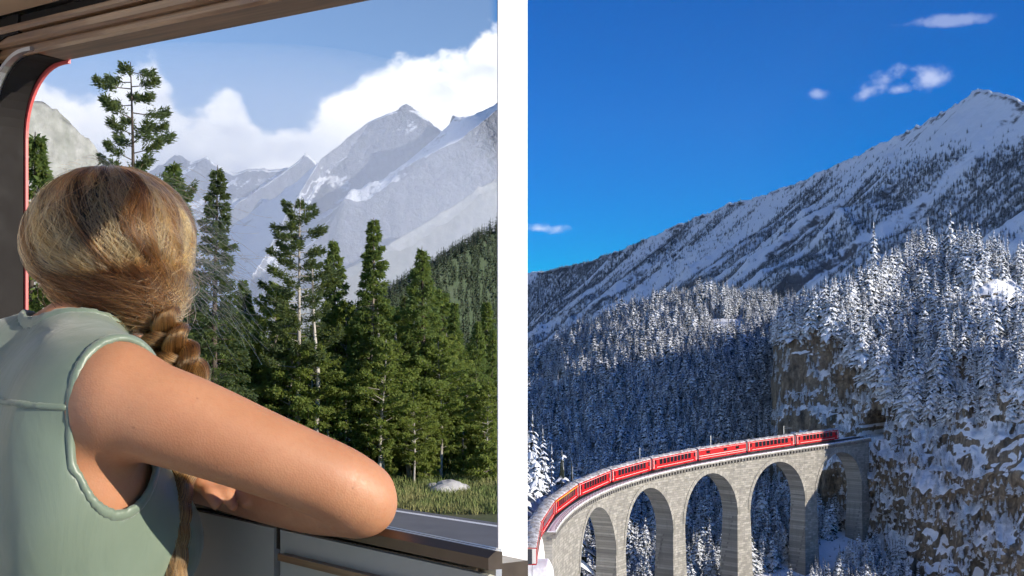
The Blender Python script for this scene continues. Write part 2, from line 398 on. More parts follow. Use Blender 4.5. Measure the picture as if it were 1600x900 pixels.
# ------------------------------------------------------------------ right: viaduct line
# track centre line, read off the foot of the train along the bridge (column, row) -> depth, height
TRK = [(838, 930), (845, 873), (856, 835), (868, 803), (886, 789), (909, 775), (966, 752.5), (1037, 734), (1115, 718), (1177, 706.7), (1244, 698), (1312, 687.5), (1350, 682)]
_tp = []
for px, py in TRK:
    d = 48 * F / (py - 447.0); p = P(px, py, d); _tp.append(p)
_tp = np.array([tuple(p) for p in _tp])
# smooth: fit cubic polynomials against arc length
_s = np.concatenate([[0], np.cumsum(np.linalg.norm(np.diff(_tp, axis=0), axis=1))])
_cx = np.polyfit(_s, _tp[:, 0], 4); _cy = np.polyfit(_s, _tp[:, 1], 4); _cz = np.polyfit(_s, _tp[:, 2], 2)
# offset: those pixels are the near lower edge of the cars; the centre line is 1.4 m further left
def trk(s, off=0.0, dz=0.0):
    """point on the track at arc length s; off > 0 is towards the camera side (right of travel)"""
    p = Vector((np.polyval(_cx, s), np.polyval(_cy, s), np.polyval(_cz, s)))
    t = trk_dir(s); r = Vector((t.y, -t.x, 0)).normalized()
    return p + r * (off - 1.4) + Vector((0, 0, dz))
def trk_dir(s):
    e = 0.5; return Vector(((np.polyval(_cx, s + e) - np.polyval(_cx, s - e)), (np.polyval(_cy, s + e) - np.polyval(_cy, s - e)), (np.polyval(_cz, s + e) - np.polyval(_cz, s - e)))).normalized()
S_END = _s[-1]
def s_at_px(px):
    ss = np.linspace(0, S_END, 600); v = np.polyval(_cx, ss) / np.polyval(_cy, ss) * F + CX
    m = ss > 40; return float(np.interp(px, v[m], ss[m]))

# ------------------------------------------------------------------ right: hillside behind the bridge
CREST = [(-900, 560), (300, 560), (760, 590), (824, 570), (850, 556), (900, 528), (950, 505), (1000, 488), (1060, 468), (1130, 458), (1200, 470), (1300, 480), (1500, 480), (1900, 480)]
def mid_h(x, y):
    a = x / np.maximum(y, 1); px = CX + F * a
    yc = np.interp(px, [c[0] for c in CREST], [c[1] for c in CREST]); zc = (HY - yc) / F * 700
    t = np.clip((y - 320) / 380, 0, 1)
    z = -80 + (zc + 80) * t ** 0.92
    z = np.where(y > 700, zc - (y - 700) * 0.22, z)
    z = z + sstep(300, 420, y) * 9 * fbm(np.stack([x / 70, y / 70, 0 * x], -1), 4, seed=61)
    # left bank that carries the line towards the camera
    ss = np.linspace(0, 70, 40); py = np.polyval(_cy, ss); pxx = np.polyval(_cx, ss); pz = np.polyval(_cz, ss)
    xc = np.interp(y, py, pxx); zcn = np.interp(y, py, pz)
    side = x - (xc + 1.6)
    zl = zcn - 1.4 - np.maximum(side - 0.2, 0) * 2.0 - np.maximum(side - 1.0, 0) * 6.0 + np.maximum(-side - 6, 0) * 0.10
    zl = zl - np.maximum(y - 262, 0) * 0.25
    zl = zl - np.clip(y - 221, 0, 30) * 1.6 * sstep(-2.6, 0.6, side)
    zl = zl - np.maximum(215 - y, 0) * 0.5
    return np.maximum(np.maximum(z, zl + 0.5 * fbm(np.stack([x / 8, y / 8, 0 * x], -1), 3, seed=62) * sstep(2, 6, np.abs(side + 2))), -90)
def build_mid():
    ds = np.concatenate([np.linspace(140, 330, 110), np.linspace(333, 1100, 120)]); aa = np.concatenate([np.linspace(-0.012, 0.08, 120), np.linspace(0.082, 0.40, 60)])
    D, A = np.meshgrid(ds, aa, indexing='ij'); X = A * D; Z = mid_h(X, D)
    o = link('hillside', np_mesh('hillside', np.stack([X, D, Z], -1).reshape(-1, 3), grid_faces(len(ds), len(aa))[:, ::-1], True), M['snow'])
    tag(o, 'snowy forested hillside behind the viaduct', kind='structure')
build_mid()

# green wooded hill closing the left window, hazy
M['wooded'] = plain('wooded_slope', (0.05, 0.075, 0.035), 0.9, var=0.4, scale=0.05)
hillA, hillA_g = massif('wooded_hill', 'dark green wooded hill at the right edge of the left window', [(600, 520, 1500), (640, 470, 1450), (670, 435, 1420), (700, 408, 1400), (735, 385, 1380), (776, 358, 1350), (792, 348, 1340), (799, 400, 1335), (802, 560, 1330)],
       (-0.75, -0.65), 620, 280, 150, 50, M['wooded'], 10, 0.006, 71, 0.9, 0.02, 4)

# ------------------------------------------------------------------ right: snow peak
peak, peak_g = massif('snow_mountain', 'long snowy mountain ridge rising to a sharp white summit', [(690, 480, 3800), (760, 455, 3700), (824, 428, 3600), (905, 412, 3480), (940, 400, 3420), (1000, 378, 3320), (1060, 350, 3220), (1140, 318, 3080), (1200, 303, 2980), (1245, 284, 2900), (1290, 264, 2800), (1345, 240, 2700), (1400, 213, 2560), (1450, 187, 2440), (1500, 156, 2300), (1518, 144, 2250), (1534, 138, 2200), (1552, 144, 2170), (1576, 150, 2120), (1640, 170, 2000), (1760, 215, 1700), (1950, 260, 1350), (2300, 330, 1000)],
       (-0.97, -0.25), 1180, 800, 460, 170, M['peak'], 26, 0.006, 83, 0.85, 0.35, 14, gully=46)

# ------------------------------------------------------------------ right: cliff and wooded knoll
EDGE = [(1195, 640), (1197, 560), (1199, 500), (1200, 455), (1202, 430), (1215, 418), (1250, 412), (1300, 404), (1345, 394), (1390, 380), (1440, 368), (1500, 356), (1560, 345), (1640, 335), (1760, 325), (1900, 320)]
def cliff():
    E = np.array([((px - CX) / F * d, d) for px, d in EDGE]); s = np.concatenate([[0], np.cumsum(np.linalg.norm(np.diff(E, axis=0), axis=1))])
    nu = 420; t = np.concatenate([np.linspace(0, s[4], 110, endpoint=False), np.linspace(s[4], s[-1], nu - 110)])
    B = np.stack([np.interp(t, s, E[:, 0]), np.interp(t, s, E[:, 1])], -1)
    pxs = np.interp(t, s, [e[0] for e in EDGE]); front = np.interp(t, s, [0, 0, 0, 0, .1, .3, .5, .75, .95, 1, 1, 1, 1, 1, 1, 1])
    # rows: top of the sheer wall, and the crest of the knoll behind it
    wall_row = np.interp(pxs, [1195, 1200, 1250, 1300, 1350, 1400, 1450, 1500, 1560, 1700], [522, 518, 505, 530, 590, 640, 655, 650, 640, 620])
    crest_row = np.interp(pxs, [1195, 1210, 1240, 1290, 1350, 1420, 1480, 1530, 1600, 1800], [505, 470, 440, 420, 410, 405, 400, 410, 455, 440])
    zt = (HY - wall_row) / F * B[:, 1]
    nv_w, nv_s, nv_b = 150, 90, 14
    fall = np.array([0.42, 0.91]); fall /= np.linalg.norm(fall)                 # direction the knoll runs back
    fl = np.array([0.96, 0.28])
    rows = []
    Zb = -92.0
    for k in range(nv_w):
        f = k / (nv_w - 1); z = Zb + (zt - Zb) * f
        lean = (34 * f ** 1.2 - 19) * front + 5 * f * (1 - front)
        dirn = fall[None] * front[:, None] + fl[None] * (1 - front[:, None])
        rows.append(np.concatenate([B + dirn * lean[:, None], z[:, None]], 1))
    topxy = rows[-1][:, :2]; dtop = topxy[:, 1]
    for k in range(1, nv_s + 1):
        f = k / nv_s; dd = 95.0
        xy = topxy + dirn * (f * (dd * front + 50 * (1 - front)))[:, None]
        zc = (HY - crest_row) / F * (dtop + dd * fall[1] * front)
        z = zt + (zc - zt) * (f ** 0.8)
        rows.append(np.concatenate([xy, z[:, None]], 1))
    cxy = rows[-1][:, :2]; zc = rows[-1][:, 2]
    for k in range(1, nv_b + 1):
        f = k / nv_b; xy = cxy + dirn * (f * 120); rows.append(np.concatenate([xy, (zc - 90 * f ** 1.5)[:, None]], 1))
    V = np.array(rows)                                                           # (rows, nu, 3)
    q = V.copy()
    wallw = np.ones(len(rows)); wallw[nv_w:] = np.linspace(1, 0.25, len(rows) - nv_w); wallw = wallw[:, None]
    big = ridged(q * np.array([1 / 34, 1 / 34, 1 / 60]), 4, seed=91) - 0.5
    mid = fbm(q * np.array([1 / 9, 1 / 9, 1 / 15]), 5, 0.55, seed=95)
    led = fbm(q * np.array([1 / 20, 1 / 20, 1 / 9.0]), 4, 0.6, seed=97); crev = ridged(q * np.array([1 / 7, 1 / 7, 1 / 45]) + 0.25 * mid[..., None], 3, seed=93) - 0.5
    disp = (big * 14 + mid * 5.0 + led * 4.0 + crev * 4.5) * wallw * (0.35 + 0.65 * front[None])
    dirn3 = np.concatenate([-dirn, np.zeros((nu, 1))], 1)
    V = V + dirn3[None] * disp[..., None]
    V[..., 2] += wallw * 2.2 * fbm(q * np.array([1 / 5, 1 / 5, 1 / 5]), 3, seed=99)
    V[nv_w:, :, 2] += (1 - wallw[nv_w:]) * 4 * fbm(q[nv_w:] / 16, 4, seed=98)
    # tunnel: push the wall in round the end of the line
    e0 = np.array(trk(S_END - 10)); td = np.array(trk_dir(S_END - 2)); rel = V - e0
    along = rel @ td; perp = rel - along[..., None] * td; lat = np.hypot(perp[..., 0], perp[..., 1]); up = perp[..., 2]
    hole = (np.hypot(lat, np.maximum(up - 2.6, 0)) < 4.4) & (up > -0.8) & (along > -12)
    V = np.where(hole[..., None], V + td * 34, V)
    # keep the rock clear of the bridge itself
    free = (lat < 6.5) & (along < 2) & (up < 8)
    V = np.where(free[..., None], V + td * np.maximum(2 - along, 0)[..., None], V)
    o = link('rock_cliff', np_mesh('rock_cliff', V.reshape(-1, 3), grid_faces(len(rows), nu), True), M['cliff'])
    c = len(o.data.polygons) // 4
    if o.data.polygons[c].normal.y > 0: o.data.flip_normals()
    tag(o, 'tan limestone cliff with snowy ledges and a tunnel mouth', kind='structure')
    return V, nv_w, nv_s, t, pxs
CLIFF = cliff()

# ------------------------------------------------------------------ viaduct
def stone_mat():
    m, t = new_mat('viaduct_limestone'); uv = t.tc.outputs['UV']
    br = t.node('ShaderNodeTexBrick', None, Vector=uv, Scale=1.0, Mortar_Size=0.035, Brick_Width=1.5, Row_Height=0.62)
    br.inputs['Color1'].default_value = (0.20, 0.19, 0.165, 1); br.inputs['Color2'].default_value = (0.37, 0.35, 0.305, 1); br.inputs['Mortar'].default_value = (0.17, 0.16, 0.145, 1)
    pos = t.geo.outputs['Position']; n = t.noise(pos, 0.35, 6, 0.65); n2 = t.noise(t.mapping(pos, (1, 1, 0.12)), 0.8, 5, 0.6)
    c = t.mix(t.rng(n, 0.35, 0.7, 0, 0.35), br.outputs[0], (0.20, 0.185, 0.16)); c = t.mix(t.rng(n2, 0.52, 0.72, 0, 0.55), c, (0.13, 0.125, 0.115))
    t.set(t.b, 'Base Color', c); t.b.inputs['Roughness'].default_value = 0.9
    bump(t, t.math('ADD', br.outputs[1], t.math('MULTIPLY', n, -0.6)), 0.6, 0.12); return m
M['stone'] = stone_mat()
M['snow_clean'] = plain('packed_snow', (0.85, 0.87, 0.90), 0.6, var=0.05, scale=0.8, bmp=0.4)
M['steel_dark'] = plain('dark_steel', (0.06, 0.06, 0.065), 0.5, 0.6)
HW = 2.6                                                # half width of the bridge
def viaduct():
    root = empty('stone_viaduct', trk(s_at_px(1100), 0, -60)); inv = root.location.copy()
    tag(root, 'curved grey stone railway viaduct with tall round arches', 'viaduct')
    piers = [s_at_px(p) + 0.0 for p in (893, 963, 1055, 1157, 1262, 1350)]
    piers[0] = max(piers[0], piers[1] - 33)
    s0, s1 = piers[0] - 30, S_END + 2
    DK = -0.9                                           # deck edge below rail foot
    def vert(s, off, z): p = trk(s, off); return (p.x - inv.x, p.y - inv.y, z - inv.z)
    def dz(s): return float(np.polyval(_cz, s)) + DK
    # spandrel walls span by span: columns from the arch curve up to the deck
    PW = 3.0                                            # half pier thickness at the springing
    allspan = []
    for a, b in zip(piers[:-1], piers[1:]):
        o0, o1 = a + PW, b - PW; r = (o1 - o0) / 2; mid = (o0 + o1) / 2
        crown = dz(mid) - 2.6; spring = crown - r
        V = []; Fc = []; U = []
        n = 40; ss = [mid - r * math.cos(math.pi * k / n) for k in range(n + 1)]
        zz = [spring + r * math.sin(math.pi * k / n) for k in range(n + 1)]
        for s, z in zip(ss, zz):
            top = dz(s)
            for off in (HW, -HW):
                V += [vert(s, off, z), vert(s, off, top)]; U += [(s, z), (s, top)]
        for k in range(n):
            i = 4 * k; j = i + 4
            Fc += [(i, j, j + 1, i + 1), (i + 2, i + 3, j + 3, j + 2), (i, i + 2, j + 2, j)]
        sp = link('arch', np_mesh('arch', V, Fc, uv=U), M['stone'], root)
        # arch ring standing slightly proud of the wall
        ring = []; rf = []; ru = []
        for k in range(n + 1):
            c, s_ = math.cos(math.pi * k / n), math.sin(math.pi * k / n)
            for rr, oo in ((r, HW + 0.002), (r, HW + 0.14), (r + 1.15, HW + 0.14), (r + 1.15, HW + 0.002)):
                ring.append(vert(mid - rr * c, oo, spring + rr * s_)); ru.append((rr * 0.54, k * r * math.pi / n * 0.5))
        for k in range(n):
            for q in range(3): i = 4 * k + q; rf.append((i, i + 1, i + 5, i + 4))
        link('arch_ring', np_mesh('arch_ring', ring, rf, uv=ru), M['stone'], sp)
        allspan.append((o0, o1, spring))
    # piers: solid between two arches, tapering outwards to the ground
    ends = [(s0, allspan[0][0], allspan[0][2])] + [(allspan[k][1], allspan[k + 1][0], min(allspan[k][2], allspan[k + 1][2])) for k in range(len(allspan) - 1)] + [(allspan[-1][1], s1, allspan[-1][2])]
    for a, b, spr in ends:
        V = []; U = []; Fc = []; zs = []
        zl = [None] + [spr - 4.5 * k for k in range(0, 18)]
        cols = 2 if b - a < 12 else 14
        nring = 2 * cols
        for r_, z in enumerate(zl):
            tp = 0 if z is None else (spr - z) * 0.028
            cs = [a - tp + (b - a + 2 * tp) * k / (cols - 1) for k in range(cols)]
            for s in cs: zz = dz(s) if z is None else min(z, dz(s) - 0.5); V.append(vert(s, HW + tp, zz)); U.append((s, zz))
            for s in cs[::-1]: zz = dz(s) if z is None else min(z, dz(s) - 0.5); V.append(vert(s, -HW - tp, zz)); U.append((s + 0.7, zz))
        for r_ in range(len(zl) - 1):
            for k in range(nring):
                i = r_ * nring + k; j = r_ * nring + (k + 1) % nring
                Fc.append((i, i + nring, j + nring, j))
        link('pier', np_mesh('pier', V, Fc, uv=U), M['stone'], root)
    # deck slab, parapet walk with snow, corbels below it
    def sweep(name, prof, mat, a, b, n=140, parent=root):
        V = []; U = []; m = len(prof)
        for i in range(n + 1):
            s = a + (b - a) * i / n
            for off, z in prof: V.append(vert(s, off, dz(s) + z)); U.append((s, z))
        fs = []
        for i in range(n):
            for k in range(m): fs.append((i * m + k, i * m + (k + 1) % m, (i + 1) * m + (k + 1) % m, (i + 1) * m + k))
        fs += [tuple(range(m - 1, -1, -1)), tuple(n * m + k for k in range(m))]
        return link(name, np_mesh(name, V, fs, uv=U), mat, parent)
    sweep('deck', [(HW + 0.75, 0.003), (HW + 0.75, 0.45), (-HW - 0.75, 0.45), (-HW - 0.75, 0.003)], M['stone'], s0, s1)
    sweep('walkway_snow', [(HW + 0.72, 0.455), (HW + 0.66, 0.62), (1.55, 0.58), (1.5, 0.455)], M['snow_clean'], s0, s1)
    sweep('walkway_snow', [(-1.5, 0.455), (-1.55, 0.58), (-HW - 0.66, 0.62), (-HW - 0.72, 0.455)], M['snow_clean'], s0, s1)
    sweep('ballast', [(1.48, 0.455), (1.3, 0.66), (-1.3, 0.66), (-1.48, 0.455)], M['steel_dark'], s0, s1)
    mb = MB(); s = s0
    while s < s1:
        for sg in (1, -1):
            c = Vector(vert(s, sg * (HW + 0.38), dz(s) - 0.42)); R = Matrix.Rotation(math.atan2(trk_dir(s).y, trk_dir(s).x), 3, 'Z'); mb.box(c, (0.62, 0.72, 0.8), R)
        s += 1.45
    tag(mb.build('corbel_row', M['stone'], root), kind='stuff')
    # thin railing
    mb = MB()
    for off in (HW + 0.68, -HW - 0.68):
        for h in (1.0, 1.5): mb.tube([Vector(vert(s0 + (s1 - s0) * i / 60, off, dz(s0 + (s1 - s0) * i / 60) + h)) for i in range(61)], 0.035, 4)
        s = s0
        while s < s1: mb.tube([vert(s, off, dz(s) + 0.45), vert(s, off, dz(s) + 1.5)], 0.04, 4); s += 2.4
    mb.build('railing', M['steel_dark'], root)
    mb = MB()
    for off in (0.55, -0.55): mb.tube([Vector(vert(-6 + (s1 + 6) * i / 80, off, dz(-6 + (s1 + 6) * i / 80) + 0.76)) for i in range(81)], 0.06, 4)
    mb.build('rail', M['steel_dark'], root)
    return root
viaduct()
# ------------------------------------------------------------------ the carriage we look out of
UW = Vector((-2271.0, 1900.0, 154.0)).normalized()              # along the window wall, away from us and slightly uphill
NW = Vector((UW.y, -UW.x, 0)).normalized() * 1.0
if NW.y < 0: NW = -NW                                           # outwards
P0 = P(610, 836, 1.35)                                          # a point on the inner top edge of the sill
def WP(s, z, n=0.0):
    """wall coordinates: s along the wall, z above the sill line, n outwards"""
    return P0 + UW * s + Vector((0, 0, z)) + NW * n
def at_px(px):
    k = (px - CX) / F; return (k * P0.y - P0.x) / (UW.x - k * UW.y)
def wood_mat():
    m, t = new_mat('varnished_wood'); uv = t.tc.outputs['UV']
    n = t.noise(t.mapping(uv, (2, 60, 1)), 2.0, 6, 0.6, dist=0.6)
    c = t.mix(t.rng(n, 0.3, 0.7), (0.115, 0.058, 0.026), (0.30, 0.17, 0.085)); t.set(t.b, 'Base Color', c); t.b.inputs['Roughness'].default_value = 0.34; t.b.inputs['Coat Weight'].default_value = 0.3
    bump(t, n, 0.15, 0.002); return m
M['wood'] = wood_mat()
M['rubber'] = plain('black_rubber', (0.014, 0.012, 0.011), 0.7, var=0.3, scale=30, spec=0.15)
M['alu'] = plain('brushed_aluminium', (0.62, 0.61, 0.60), 0.32, 0.9, var=0.15, scale=40)
M['bronze'] = plain('dark_bronze_metal', (0.10, 0.075, 0.055), 0.35, 0.75, var=0.2, scale=40)
M['red_edge'] = plain('red_painted_edge', (0.62, 0.10, 0.09), 0.4, var=0.15, scale=30)
M['white_paint'] = plain('white_gloss_paint', (0.86, 0.86, 0.85), 0.35, var=0.03, scale=14, bmp=0.05)
M['panel'] = plain('grey_beige_laminate', (0.34, 0.33, 0.28), 0.45, var=0.06, scale=60, bmp=0.05)
M['tan_panel'] = plain('tan_ceiling_laminate', (0.42, 0.29, 0.18), 0.5, var=0.1, scale=12)
M['cream'] = plain('cream_bounce_partition', (0.84, 0.74, 0.60), 0.6, var=0.04)
M['floor'] = plain('pale_wood_floor', (0.50, 0.40, 0.28), 0.5)
def carriage():
    root = empty('railway_carriage', WP(0.3, -1.1, -0.6)); inv = root.location.copy()
    tag(root, 'wood trimmed railway carriage with open windows and an added white divider between them', 'carriage')
    def sweep(name, prof, mat, a, b, n=1, parent=root, smooth=False):
        V = []; U = []; m = len(prof); L = 0; acc = [0]
        for k in range(1, m): acc.append(acc[-1] + math.dist(prof[k], prof[k - 1]))
        for i in range(n + 1):
            s = a + (b - a) * i / n
            for k, (nn, z) in enumerate(prof): V.append(WP(s, z, nn) - inv); U.append((s, acc[k]))
        fs = [(i * m + k, i * m + (k + 1) % m, (i + 1) * m + (k + 1) % m, (i + 1) * m + k) for i in range(n) for k in range(m)]
        fs += [tuple(range(m - 1, -1, -1)), tuple(n * m + k for k in range(m))]
        return link(name, np_mesh(name, V, fs, smooth, uv=U), mat, parent)
    def s_for(px, n):                                          # s at which (s, n) shows at column px
        k = (px - CX) / F; q = P0 + NW * n; return (k * q.y - q.x) / (UW.x - k * UW.y)
    sL = s_for(41, 0.055); SR = -2.4; SFAR = 2.9
    _s = s_for(450, 0.055); _q = P0 + NW * 0.055 + UW * _s; HZ = P(450, 28, _q.y).z - _q.z         # header height above the sill line
    SP = s_for(773, 0.0)                         # the sill ends at the added divider; the next window reaches lower
    # --- sill: inner wooden/bronze rail, aluminium channel with ribs running outwards
    sweep('sill_rail', [(-0.012, 0.0), (-0.012, -0.012), (0.010, -0.014), (0.010, 0.004), (0.0, 0.006)], M['bronze'], s_for(775, 0.0), SFAR)
    sweep('sill_rail', [(0.012, -0.016), (0.012, -0.004), (0.022, -0.004), (0.022, -0.016)], M['rubber'], s_for(775, 0.017), SFAR)
    for k in range(4):
        n0 = 0.026 + 0.017 * k
        sweep('sill_rib', [(n0, -0.030), (n0, -0.005 - 0.002 * k), (n0 + 0.0095, -0.006 - 0.002 * k), (n0 + 0.0095, -0.030)], M['alu'], s_for(775, n0), SFAR)
    sweep('sill_channel', [(0.0, -0.045), (0.0, -0.018), (0.105, -0.024), (0.105, -0.045)], M['bronze'], s_for(775, 0.05), SFAR)
    # --- lower wall below the sill: laminate panels with dark joints
    sweep('lower_wall', [(0.030, -1.15), (0.030, -0.046), (0.085, -0.046), (0.085, -1.15)], M['bronze'], s_for(775, 0.03), SFAR)
    edges = [SP, at_px(437), at_px(437) + 0.62, at_px(437) + 1.24, SFAR]
    for a, b in zip(edges[:-1], edges[1:]):
        sweep('wall_panel', [(0.0, -1.13), (-0.004, -0.05), (-0.004, -0.020), (0.0, -0.019), (0.028, -0.03), (0.028, -1.13)], M['panel'], a + 0.006, b - 0.006)
    sweep('trim_strip', [(-0.016, -0.054), (-0.016, -0.046), (-0.005, -0.046), (-0.005, -0.054)], M['wood'], SP, at_px(450))
    sweep('low_sill', [(-0.01, -0.40), (-0.01, -0.36), (0.105, -0.38), (0.105, -0.42)], M['bronze'], SR, SP)
    sweep('lower_wall', [(0.0, -1.15), (0.0, -0.41), (0.085, -0.43), (0.085, -1.15)], M['panel'], SR, SP)
    # --- header: stepped wooden mouldings, dark groove, tan cove above
    h = HZ
    sweep('header_moulding', [(0.055, h + 0.003), (0.055, h + 0.03), (0.0565, h + 0.03), (0.0565, h + 0.003)], M['bronze'], SR, SFAR)
    sweep('header_moulding', [(-0.004, h + 0.006), (0.0, h + 0.002), (0.05, h + 0.0), (0.052, h + 0.015), (-0.004, h + 0.015)], M['wood'], SR, SFAR)
    sweep('header_moulding', [(-0.012, h + 0.0155), (-0.017, h + 0.019), (-0.017, h + 0.029), (-0.012, h + 0.0325), (0.05, h + 0.0325), (0.05, h + 0.0155)], M['wood'], SR, SFAR)
    sweep('header_moulding', [(-0.022, h + 0.033), (-0.026, h + 0.036), (-0.026, h + 0.042), (0.05, h + 0.044), (0.05, h + 0.033)], M['wood'], SR, SFAR)
    sweep('header_groove', [(-0.016, h + 0.0445), (-0.016, h + 0.057), (0.05, h + 0.057), (0.05, h + 0.0445)], M['rubber'], SR, SFAR)
    cove = [(-0.030 - 0.28 * math.sin(k / 8 * 1.35), h + 0.058 + 0.30 * (1 - math.cos(k / 8 * 1.35)) + 0.03 * k / 8) for k in range(9)]
    sweep('ceiling_cove', cove + [(c[0] + 0.02, c[1] + 0.03) for c in cove[::-1]], M['tan_panel'], SR, SFAR, smooth=False)
    zc = cove[-1][1]; nc = cove[-1][0]
    sweep('roof', [(0.055, h + 0.031), (0.055, h + 0.10), (-0.05, h + 0.20), (nc, zc + 0.10), (nc, zc + 0.04), (-0.02, h + 0.16), (0.03, h + 0.09), (0.03, h + 0.031)], M['alu'], SR, SFAR)
    # --- window end: rounded rubber frame, pale inner lip, red outer edge
    def rounded(inset, rad, n0, n1, mat, name, w):
        # open U shape: along the sill end, up the side, round the corner, along the header
        pts = []
        zt = h - inset; sl = sL - inset
        pts += [(sl, z) for z in np.linspace(-0.02, zt - rad, 8)]
        pts += [(sl - rad + rad * math.cos(a), zt - rad + rad * math.sin(a)) for a in np.linspace(0.12, math.pi / 2, 12)]
        pts += [(sl - rad - 0.02, zt)]
        V = []; fs = []
        for i, (s, z) in enumerate(pts):
            p = Vector(pts[max(i - 1, 0)]); q = Vector(pts[min(i + 1, len(pts) - 1)]); t = (q - p).normalized(); nn = Vector((t.y, -t.x))
            for off in (0, w):
                for n_ in (n0, n1): V.append(WP(s + nn.x * off, z + nn.y * off, n_) - inv)
        for i in range(len(pts) - 1):
            a = 4 * i; b = a + 4; fs += [(a, b, b + 1, a + 1), (a + 2, a + 3, b + 3, b + 2), (a, a + 2, b + 2, b), (a + 1, b + 1, b + 3, a + 3)]
        fs += [(0, 1, 3, 2), tuple(len(V) - 4 + k for k in (0, 2, 3, 1))]
        return link(name, np_mesh(name, V, fs), mat, root)
    rounded(-0.030, 0.125, -0.020, 0.0, M['rubber'], 'window_gasket', 0.030)
    rounded(-0.004, 0.115, -0.010, 0.016, M['alu'], 'window_lip', 0.006)
    rounded(0.0, 0.110, 0.004, 0.05, M['rubber'], 'window_gasket', 0.012)
    rounded(0.004, 0.108, 0.052, 0.0565, M['red_edge'], 'window_edge', 0.012)
    # wall piece between this window and the next one further along
    V = []; sA = sL + 0.028; 
    sweep('window_pillar', [(-0.006, -0.018), (-0.006, h + 0.004), (0.05, h + 0.004), (0.05, -0.018)], M['rubber'], sA, sA + 0.16)
    sweep('corner_filler', [(0.0, h - 0.075), (0.0, h + 0.002), (0.048, h + 0.002), (0.048, h - 0.075)], M['rubber'], sA - 0.03, sA + 0.02)
    # --- added white divider: stands in for a blank gap between the views
    # its broad side faces along the wall, so it catches the light that grazes the carriage
    sp = s_for(777, 0.106)
    sweep('divider_post', [(0.106, -0.43), (0.106, h + 0.10), (0.158, h + 0.10), (0.158, -0.43)], M['white_paint'], sp - 0.002, sp)
    # --- floor, and two unseen walls added to steer the light
    sweep('floor', [(0.08, -1.19), (0.08, -1.152), (-1.7, -1.152), (-1.7, -1.19)], M['floor'], SR, SFAR)
    sweep('sun_block_wall', [(-0.02, -1.15), (-0.02, h), (-0.3, zc - 0.01), (-0.3, zc + 0.2), (-0.78, zc + 0.2), (-0.78, -1.15)], M['white_paint'], SR + 0.01, SR + 0.06)  # out of view, put in and shaped to block low sun
    sweep('bounce_partition', [(-0.02, -1.15), (-0.02, h), (-0.3, zc - 0.01), (-0.8, zc + 0.02), (-2.2, zc + 0.05), (-2.2, -1.15)], M['cream'], 1.35, 1.40)  # out of view, added as a warm reflector for sunlight
    return root, h
CARR, HEAD_H = carriage()
# ------------------------------------------------------------------ trees
rng = np.random.default_rng(7)
def leaf_mat(name, a, b, dead=None, trans=0.35):
    m, t = new_mat(name); oi = t.node('ShaderNodeObjectInfo'); n = t.noise(t.tc.outputs['Object'], 1.3, 4, 0.6); n2 = t.noise(t.tc.outputs['Object'], 11, 2, 0.5)
    f = t.math('ADD', t.math('MULTIPLY', n, 0.55), t.math('MULTIPLY', oi.outputs['Random'], 0.35)); f = t.math('ADD', f, t.math('MULTIPLY', t.math('SUBTRACT', n2, 0.5), 0.5), clamp=True)
    c = t.mix(f, a, b)
    t.set(t.b, 'Base Color', c); t.b.inputs['Roughness'].default_value = 0.65; t.b.inputs['Specular IOR Level'].default_value = 0.2
    tr = t.node('ShaderNodeBsdfTranslucent', None, Color=t.mix(0.5, c, (0.30, 0.36, 0.06), 'MIX')); mx = t.node('ShaderNodeMixShader', None, Fac=trans)
    t.l.new(t.b.outputs[0], mx.inputs[1]); t.l.new(tr.outputs[0], mx.inputs[2]); t.l.new(mx.outputs[0], t.out.inputs[0]); return m
M['larch'] = leaf_mat('larch_needles', (0.085, 0.14, 0.045), (0.23, 0.30, 0.095), trans=0.6)
M['pine'] = leaf_mat('pine_needles', (0.058, 0.085, 0.042), (0.14, 0.185, 0.08), trans=0.5)
M['birch'] = leaf_mat('birch_leaves', (0.14, 0.21, 0.055), (0.36, 0.40, 0.11), trans=0.6)
def bark_mat(name, a, b, sc=6):
    m, t = new_mat(name); n = t.noise(t.mapping(t.tc.outputs['Object'], (1, 1, 0.25)), sc, 6, 0.7)
    t.set(t.b, 'Base Color', t.mix(t.rng(n, 0.35, 0.65), a, b)); t.b.inputs['Roughness'].default_value = 0.9; bump(t, n, 0.8, 0.03); return m
M['bark_dark'] = bark_mat('dark_larch_bark', (0.035, 0.026, 0.020), (0.10, 0.075, 0.058))
M['bark_pale'] = bark_mat('pale_bark', (0.20, 0.18, 0.155), (0.48, 0.45, 0.40), 3)
M['bark_grey'] = bark_mat('grey_bark', (0.10, 0.085, 0.07), (0.24, 0.205, 0.17))

